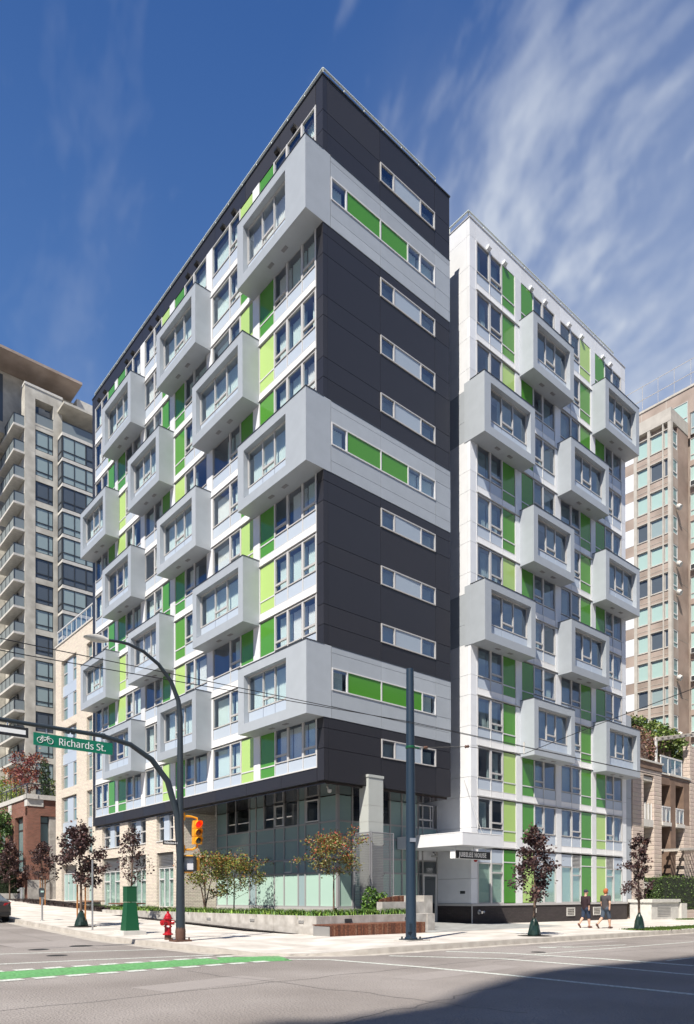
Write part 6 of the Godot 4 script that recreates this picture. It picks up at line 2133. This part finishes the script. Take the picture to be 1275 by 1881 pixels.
func beige_tower() -> void:
	var B := thing("beige_tower", "tall beige ribbed apartment tower on the right with aqua windows and air conditioners", "building", Vector3(55, -1.5, -15))
	rng.seed = 81
	# projecting bay: its face looks left (x = 46.2), its end faces the street (z = -5.9)
	PL = [46.2, -5.9]
	var cols := [[7.9, 6.72], [9.2, 8.15]]
	var pitch := 2.66
	var gl := [M.aqua_glass, M.aqua_glass, M.aqua_glass, M.tower_blind, M.aqua_glass, M.tower_glass]
	for q in [[5.9, 6.2], [6.6, 6.72], [7.9, 8.15], [9.2, 9.5], [10.5, 10.8]]:
		pf(B, "rib", 0, q[0], q[1], 0.0, 44.2, -0.3, 0.08, M.beige_rib)
	for i in 15:
		var hd := 43.5 - pitch * i
		if hd < 14.0:
			break
		for q in [[6.2, 6.6], [6.72, 7.9], [8.15, 9.2]]:
			win2(B, 0, q[0] + 0.02, q[1] - 0.02, hd - 1.62, hd, gl[(i * 5 + int(q[0])) % 6] if i != 5 else M.tower_glass, M.frame, [[0.0, 0.0, 0.1]], [], -0.12)
			pf(B, "spandrel", 0, q[0], q[1], hd - pitch + 0.09, hd - 1.66, -0.3, 0.0, M.beige)
			pf(B, "spandrel_joint", 0, q[0], q[1], hd - 2.28, hd - 2.25, -0.02, 0.02, M.beige_rib)
			pf(B, "lintel", 0, q[0], q[1], hd + 0.0, hd + 0.085, -0.3, 0.05, M.beige_rib)
			pf(B, "window_sill", 0, q[0] + 0.01, q[1] - 0.01, hd - 1.72, hd - 1.64, -0.1, 0.05, M.beige_rib)
		pf(B, "blank_panel", 0, 9.5, 10.5, hd - 1.62, hd, -0.3, 0.01, M.white_panel)
		pf(B, "spandrel", 0, 9.5, 10.5, hd - pitch + 0.02, hd - 1.64, -0.3, 0.0, M.beige)
		pf(B, "band", 0, 10.8, 30.0, hd - pitch + 0.02, hd - 1.64, -0.3, 0.0, M.beige)
		pf(B, "blank_panel", 0, 10.8, 30.0, hd - 1.62, hd, -0.3, 0.01, M.white_panel)
		# narrow window on the end and the pink wall
		win2(B, 1, 46.55, 47.45, hd - 1.62, hd, M.slate_glass, M.frame_light, [[0.45, 0.0, 9.0]], [], -0.06)
		pf(B, "spandrel", 1, 46.5, 47.55, hd - pitch + 0.02, hd - 1.64, -0.3, 0.0, M.beige)
		if i % 3 == 2 or i == 10 or i == 4:
			var b := MB.new()
			var c := Vector3(47.15, hd - 1.75, -5.75)
			b.lathe([Vector2(0.24, 0), Vector2(0.28, 0.06), Vector2(0.24, 0.35), Vector2(0, 0.36)], 14, Transform3D(Basis(Vector3(1, 0, 0), Vector3(0.3, -0.5, 0.8).normalized(), Vector3(0, 0.85, 0.5)).orthonormalized(), c - B.position))
			part(B, "dish", b.done(), M.concrete_pale)
		# the main face behind, to the right
		PL = [49.8, 0.0]
		win2(B, 0, 2.0, 5.75, hd - 1.72, hd + 0.4, gl[(i * 3 + 1) % 6], M.frame, [[0.55, 0.0, 9.0]], [1.9], -0.1)
		pf(B, "spandrel", 0, 2.0, 5.75, hd - pitch + 0.42, hd - 1.74, -0.3, 0.0, M.beige)
		if i % 3 == 1 or i == 8:
			var ac := pf(B, "air_conditioner", 0, 4.9, 5.6, hd - 1.7, hd - 1.2, -0.2, 0.35, M.sign_white)
			pf(ac, "grille", 0, 4.95, 5.55, hd - 1.65, hd - 1.25, 0.35, 0.37, M.mullion)
		PL = [46.2, -5.9]
	pf(B, "end_pier", 1, 46.2 + 0.01, 46.5, 0.0, 44.2, -0.3, 0.02, M.beige_rib)
	pf(B, "pink_wall", 1, 47.55, 49.79, 0.0, 44.2, -0.3, -0.02, M.pink_wall)
	for i in 6:
		pf(B, "wall_joint", 1, 47.56, 49.79, 8.0 + i * 5.4, 8.05 + i * 5.4, -0.03, -0.01, M.beige)
	pf(B, "parapet", 0, 5.88, 30.0, 44.2, 45.4, -3.5, 0.1, M.beige_rib)
	pbox(B, "body", Vector3(46.6, 0.0, -30.0), Vector3(49.79, 44.19, -6.25), M.beige)
	PL = [49.8, 0.0]
	pf(B, "wall", 0, 5.75, 30.0, 44.0, 48.8, -0.4, 0.0, M.beige)
	pf(B, "wall", 0, -6.0, 2.0, 0.0, 48.8, -0.4, 0.0, M.beige)
	pf(B, "wall", 0, 2.0, 5.75, 46.4, 48.8, -0.4, 0.0, M.beige)
	win2(B, 0, 5.9, 7.8, 45.5, 47.6, M.aqua_glass, M.frame, [[0.6, 0.0, 9.0]], [], 0.05)
	win2(B, 0, 2.1, 5.7, 44.3, 46.4, M.tower_blind, M.frame, [[0.6, 0.0, 9.0]], [1.9], -0.1)
	win2(B, 0, 8.2, 12.6, 45.5, 46.5, M.aqua_glass, M.frame, [], [2.2], 0.05)
	pf(B, "coping", 0, -6.0, 30.0, 48.8, 49.0, -0.6, 0.08, M.beige_rib)
	for s in [3.4, 8.0, 10.5]:
		pf(B, "wall_joint", 0, s, s + 0.05, 46.6, 48.78, -0.02, 0.012, M.beige_rib)
	pbox(B, "body", Vector3(50.2, 0.0, -30.0), Vector3(70.0, 48.7, 6.0), M.beige)
	pbox(B, "plant_room", Vector3(53.0, 48.7, -26.0), Vector3(64.0, 51.2, 2.0), M.pink_wall)
	var r := MB.new()
	for i in 14:
		var z := 5.5 - i * 1.6
		r.box(Vector3(49.9, 49.0, z) - B.position, Vector3(49.93, 51.6, z + 0.03) - B.position)
	r.box(Vector3(49.9, 51.55, -16.0) - B.position, Vector3(49.93, 51.59, 5.5) - B.position)
	r.box(Vector3(49.9, 50.2, -16.0) - B.position, Vector3(49.94, 50.24, 5.5) - B.position)
	part(B, "roof_fence", r.done(), M.beige_rib)
	PL = [0.0, 0.0]


func townhouses() -> void:
	var B := thing("stone_townhouses", "stone and brown stucco town houses on the right with deep recessed balconies", "building", Vector3(34, -1.6, -4))
	PL = [27.2, 0.0]
	# first house: two stone piers with recessed openings
	pf(B, "stone_pier", 1, 27.25, 28.8, -1.8, 8.3, -3.0, 0.0, M.stone)
	pf(B, "stone_pier", 1, 30.36, 31.5, -1.8, 8.3, -3.0, 0.0, M.stone)
	pf(B, "lintel", 1, 28.8, 30.36, 8.6, 9.0, -3.0, -0.01, M.stone)
	pf(B, "cornice", 1, 27.2, 31.5, 9.02, 9.5, -3.0, 0.06, M.brown_stucco)
	pf(B, "coping", 1, 27.15, 31.55, 9.5, 9.62, -3.0, 0.15, M.concrete_pale)
	pf(B, "pier_head", 1, 27.25, 28.8, 8.31, 9.0, -3.0, -0.002, M.stone)
	pf(B, "pier_head", 1, 30.36, 31.5, 8.31, 9.0, -3.0, -0.002, M.stone)
	pf(B, "upper_wall", 1, 27.25, 30.7, 9.62, 11.3, -4.0, -0.6, M.pink_wall)
	for q in [[5.45, 8.55], [1.0, 4.9], [-1.6, 0.5]]:
		win2(B, 1, 28.85, 30.3, q[0], q[1], M.slate_glass, M.mullion, [], [0.72], -1.1)
		pf(B, "floor_edge", 1, 28.8, 30.36, q[0] - 0.5, q[0], -3.0, -0.05, M.concrete_pale)
	pf(B, "balustrade", 1, 28.85, 30.3, 5.5, 6.55, -0.25, -0.2, M.concrete_tower)
	for i in 4:
		pf(B, "baluster", 1, 28.85 + i * 0.47, 28.9 + i * 0.47, 5.45, 6.65, -0.2, -0.14, M.frame_light)
	pf(B, "window_hood", 1, 28.85, 30.3, 8.2, 8.5, -0.7, -0.1, M.concrete_tower)
	# second house: brown stucco frame with two tall recesses
	PL = [31.5, 0.0]
	pf(B, "stucco_pier", 1, 32.9, 33.74, 0.3, 8.9, -3.0, 0.0, M.brown_stucco)
	pf(B, "stucco_pier", 1, 35.1, 36.1, 5.4, 8.9, -3.0, 0.0, M.brown_stucco)
	pf(B, "stone_pier", 1, 35.1, 36.1, -1.6, 5.38, -3.0, 0.02, M.stone)
	pf(B, "stucco_head", 1, 31.52, 32.9, 8.2, 8.9, -3.0, -0.01, M.brown_stucco)
	pf(B, "stucco_head", 1, 33.74, 35.1, 8.3, 8.9, -3.0, -0.01, M.brown_stucco)
	pf(B, "coping", 1, 32.6, 36.2, 8.9, 9.05, -3.0, 0.1, M.concrete_pale)
	pf(B, "coping", 1, 31.5, 32.55, 8.9, 9.0, -3.0, 0.05, M.concrete_pale)
	for q in [[31.52, 32.9], [33.74, 35.1]]:
		win2(B, 1, q[0] + 0.02, q[1] - 0.02, 5.45, 8.2, M.tower_glass, M.mullion, [], [0.7], -1.6)
		pf(B, "balcony_floor", 1, q[0], q[1], 5.15, 5.42, -3.0, 0.1, M.concrete_pale)
		pf(B, "balcony_glass", 1, q[0] + 0.05, q[1] - 0.05, 5.5, 6.5, -0.02, 0.0, M.glass_clear)
		var r := MB.new()
		mbox(r, 1, q[0] + 0.03, q[1] - 0.03, 6.5, 6.58, -0.05, 0.04)
		for i in 3:
			var s: float = lerpf(q[0] + 0.05, q[1] - 0.1, i / 2.0)
			mbox(r, 1, s, s + 0.05, 5.42, 6.5, -0.04, 0.02)
		wpart(B, "balcony_rail", r.done(), M.frame_light)
		win2(B, 1, q[0] + 0.02, q[1] - 0.02, 0.6, 5.1, M.slate_glass, M.mullion, [[2.2, 0.0, 9.0]], [0.7], -1.8)
	# entrance trellis and its dark recess
	pf(B, "recess", 1, 31.52, 35.1, -1.6, 0.5, -3.0, -2.0, M.brown_stucco)
	var t := MB.new()
	for i in 16:
		t.obox(Transform3D(Basis(Vector3(0, 0, 1), 0.06), Vector3(31.7 + i * 0.42, 3.3 + i * 0.025, 0.6)), Vector3(0.12, 0.12, 1.5))
	t.obox(Transform3D(Basis(Vector3(0, 0, 1), 0.06), Vector3(34.8, 3.55, 1.3)), Vector3(6.8, 0.16, 0.12))
	t.obox(Transform3D(Basis(Vector3(0, 0, 1), 0.06), Vector3(34.8, 3.55, 0.05)), Vector3(6.8, 0.16, 0.12))
	wpart(B, "trellis", t.done(), M.beige_rib)
	# roof terrace with glass rail, back wall, door and slanted pergola
	pf(B, "back_wall", 1, 31.0, 34.6, 9.0, 12.6, -3.6, -3.2, M.pink_wall)
	pf(B, "back_wall", 1, 34.62, 37.0, 9.0, 12.4, -3.0, -1.8, M.brown_stucco)
	pf(B, "terrace_door", 1, 32.0, 34.2, 9.05, 11.4, -3.2, -3.15, M.tower_blind)
	pf(B, "terrace_glass", 1, 31.55, 35.0, 9.1, 10.2, -0.1, -0.08, M.glass_clear)
	var r2 := MB.new()
	mbox(r2, 1, 31.5, 35.0, 10.2, 10.3, -0.13, -0.05)
	for i in 4:
		mbox(r2, 1, 31.55 + i * 1.13, 31.62 + i * 1.13, 9.0, 10.2, -0.12, -0.06)
	wpart(B, "terrace_rail", r2.done(), M.frame_light)
	t = MB.new()
	for i in 4:
		t.obox(Transform3D(Basis(Vector3(0, 0, 1), 0.2), Vector3(34.2, 12.0, -1.6 + i * 0.55)), Vector3(6.4, 0.16, 0.1))
	for i in 7:
		t.obox(Transform3D(Basis(Vector3(0, 0, 1), 0.2), Vector3(31.4 + i * 0.95, 11.56 + i * 0.19, -0.8)), Vector3(0.35, 0.05, 2.2))
	wpart(B, "pergola", t.done(), M.beige_rib)
	part(B, "pergola_post", bm(Vector3(0.14, 2.0, 0.14)), M.frame_light, Transform3D(Basis(), Vector3(31.3, 10.6, -0.3) - B.position))
	pf(B, "stone_wall", 1, 36.12, 50.0, -1.6, 11.6, -0.5, 0.05, M.stone)
	pf(B, "body", 1, 27.3, 50.0, -1.6, 8.8, -12.0, -3.05, M.beige)
	PL = [0.0, 0.0]
	var pt := thing("terrace_planting", "mass of green and reddish shrubs on the roof terrace of the stone houses", "plants", Vector3(33, 11.0, -3))
	bush(pt, "foliage", Vector3(-4.5, -0.8, -2.0), Vector3(9.6, 3.0, 1.6), [Color(0.07, 0.12, 0.02), Color(0.13, 0.17, 0.03)], 12000, 0.2, 91)
	bush(pt, "blossom", Vector3(-5.2, -1.6, 0.4), Vector3(-0.6, 1.3, 3.0), [Color(0.2, 0.1, 0.085), Color(0.13, 0.09, 0.04)], 3000, 0.14, 92)
	# kiosk-like concrete block with louvre, hedges
	var K := thing("concrete_vent_block", "pale concrete block with a metal louvre between the white wing and the hedge", "vent block", Vector3(28.5, -1.6, 1.0))
	pbox(K, "block", Vector3(26.6, -1.8, 0.1), Vector3(30.6, -0.42, 1.6), M.concrete_pale)
	pbox(K, "coping", Vector3(26.5, -0.42, 0.0), Vector3(30.7, -0.2, 1.7), M.concrete_pale)
	pbox(K, "end_post", Vector3(30.72, -1.8, 0.0), Vector3(31.6, -0.5, 1.75), M.concrete_pale)
	var lv := MB.new()
	for i in 7:
		lv.obox(Transform3D(Basis(Vector3.RIGHT, 0.5), Vector3(28.4, -1.3 + i * 0.1, 1.62) - K.position), Vector3(1.9, 0.07, 0.015))
	part(K, "louvre", lv.done(), M.metal)
	var lb := MB.new()
	lb.box(Vector3(31.7, -1.9, 1.0), Vector3(46.0, -1.0, 1.25))
	single("low_wall", "low beige stone wall in front of the clipped hedge on the right", "wall", lb.done(), M.stone)
	var hc := [Color(0.05, 0.1, 0.015), Color(0.1, 0.16, 0.03)]
	hedge("clipped green hedge behind the pale vent block, the lower one", Vector3(30.0, -1.4, -0.9), Vector3(46.0, 1.35, 0.95), hc, 6000, 93)
	hedge("darker upper hedge behind the clipped hedge on the right", Vector3(33.5, 1.0, -1.8), Vector3(46.0, 2.4, -1.0), [Color(0.02, 0.05, 0.012), Color(0.05, 0.09, 0.02)], 2500, 94)


func street_behind() -> void:
	# buildings across the two streets, behind and beside the camera: they shade the road and stand in the glass
	var A := thing("opposite_tower", "tall concrete tower across the crossing behind the camera", "building", Vector3(-50, -1.4, 45))
	var zr := 36.0
	var pts := []
	for q in [[-14.2, 16.6], [-13.6, 17.2], [-12.9, 17.5], [-12.2, 17.3], [-11.4, 16.9], [-10.2, 16.35], [-8.8, 15.9], [-7.2, 15.5], [-6.2, 15.42], [-5.2, 15.5], [-3.6, 15.75], [0.0, 15.9], [5.0, 15.9]]:
		var t: float = (zr - q[1]) / 0.255
		pts.append(Vector2(q[0] - 0.551 * t, -1.5 + 0.794 * t))
	var poly := PackedVector2Array()
	poly.append(Vector2(pts[0].x - 0.6, -1.4))
	for p in pts:
		poly.append(p)
	poly.append(Vector2(pts[-1].x, -1.4))
	var b := MB.new()
	b.prism(poly, Transform3D(Basis(), Vector3(0, 0, zr) - A.position), 16.0)
	part(A, "wall", b.done(), M.concrete_tower)
	PL = [0.0, 0.0]
	var x0: float = poly[0].x
	for i in 19:
		for k in 5:
			pbox(A, "window", Vector3(x0 + 1.5 + k * 3.9, 1.5 + i * 3.0, zr - 0.06), Vector3(x0 + 4.4 + k * 3.9, 3.2 + i * 3.0, zr - 0.01), M.tower_glass)
	for bd in [["opposite_building", "grey building across the right street, outside the frame", Vector3(2, 0, 34), Vector3(60, 24, 50), M.concrete_tower, 1], ["opposite_building", "brown building across the left street, outside the frame", Vector3(-90, 0, -70), Vector3(-62, 46, -8), M.beige, 0], ["opposite_building", "pale building farther up across the left street, outside the frame", Vector3(-50, 0, -140), Vector3(-30, 12, -20), M.concrete_tower, 0]]:
		var lo: Vector3 = bd[2]
		var hi: Vector3 = bd[3]
		var O := thing(bd[0], bd[1], "building", Vector3((lo.x + hi.x) * 0.5, -1.5, (lo.z + hi.z) * 0.5))
		pbox(O, "wall", Vector3(lo.x, -1.5, lo.z), hi, bd[4])
		var n := int(hi.y / 3.0)
		for i in n:
			if bd[5] == 1:
				for k in 9:
					pbox(O, "window", Vector3(lo.x + 1.5 + k * 6.3, 0.6 + i * 3.0, lo.z - 0.05), Vector3(lo.x + 6.0 + k * 6.3, 2.4 + i * 3.0, lo.z - 0.005), M.tower_glass)
			else:
				for k in 9:
					var z := lo.z + 2.0 + k * (hi.z - lo.z - 2.0) / 9.0
					pbox(O, "window", Vector3(hi.x + 0.005, 0.6 + i * 3.0, z), Vector3(hi.x + 0.05, 2.4 + i * 3.0, z + 4.0), M.tower_glass)


func _ready() -> void:
	# ---- camera: a level view camera whose lens is shifted upwards
	var cam := Camera3D.new()
	cam.name = "camera"
	add_child(cam)
	var ya := deg_to_rad(49.302)
	var pi_ := deg_to_rad(0.137)
	var ro := deg_to_rad(-0.12)
	var rh := Vector3(sin(ya), 0, cos(ya))
	var fh := Vector3(cos(ya), 0, -sin(ya))
	var fw := fh * cos(pi_) + Vector3.UP * sin(pi_)
	var u0 := -fh * sin(pi_) + Vector3.UP * cos(pi_)
	var rt := rh * cos(ro) + u0 * sin(ro)
	var up := -rh * sin(ro) + u0 * cos(ro)
	cam.transform = Transform3D(Basis(rt, up, -fw), Vector3(-19.193, 0, 23.836))
	cam.projection = Camera3D.PROJECTION_FRUSTUM
	cam.near = 0.1
	cam.far = 2000.0
	cam.size = 0.1 * 1881.0 / 1291.942
	cam.frustum_offset = Vector2(0, 0.1 * (1644.354 - 940.5) / 1291.942)
	cam.current = true
	# ---- sky, sun, exposure
	var env := Environment.new()
	env.background_mode = Environment.BG_SKY
	var pano := PanoramaSkyMaterial.new()
	pano.panorama = ImageTexture.create_from_image(sky_image())
	env.sky = Sky.new()
	env.sky.sky_material = pano
	env.tonemap_mode = Environment.TONE_MAPPER_LINEAR
	env.tonemap_exposure = EXPOSURE
	env.sdfgi_enabled = true
	env.ssao_enabled = true
	env.ssil_enabled = true
	var we := WorldEnvironment.new()
	we.name = "environment"
	we.environment = env
	add_child(we)
	var sun := DirectionalLight3D.new()
	sun.name = "sun"
	sun.light_energy = 1.45
	sun.light_color = Color(1.0, 0.97, 0.92)
	sun.light_angular_distance = 0.5
	sun.shadow_enabled = true
	add_child(sun)
	sun.look_at_from_position(Vector3.ZERO, Vector3(0.551, -0.794, -0.255), Vector3.UP)
	materials()
	ground()
	road_wear()
	main_building()
	cream_building()
	grey_tower()
	red_podium()
	beige_tower()
	townhouses()
	street_behind()
	corner_garden()
	street()
	plants()
	car()
	people()
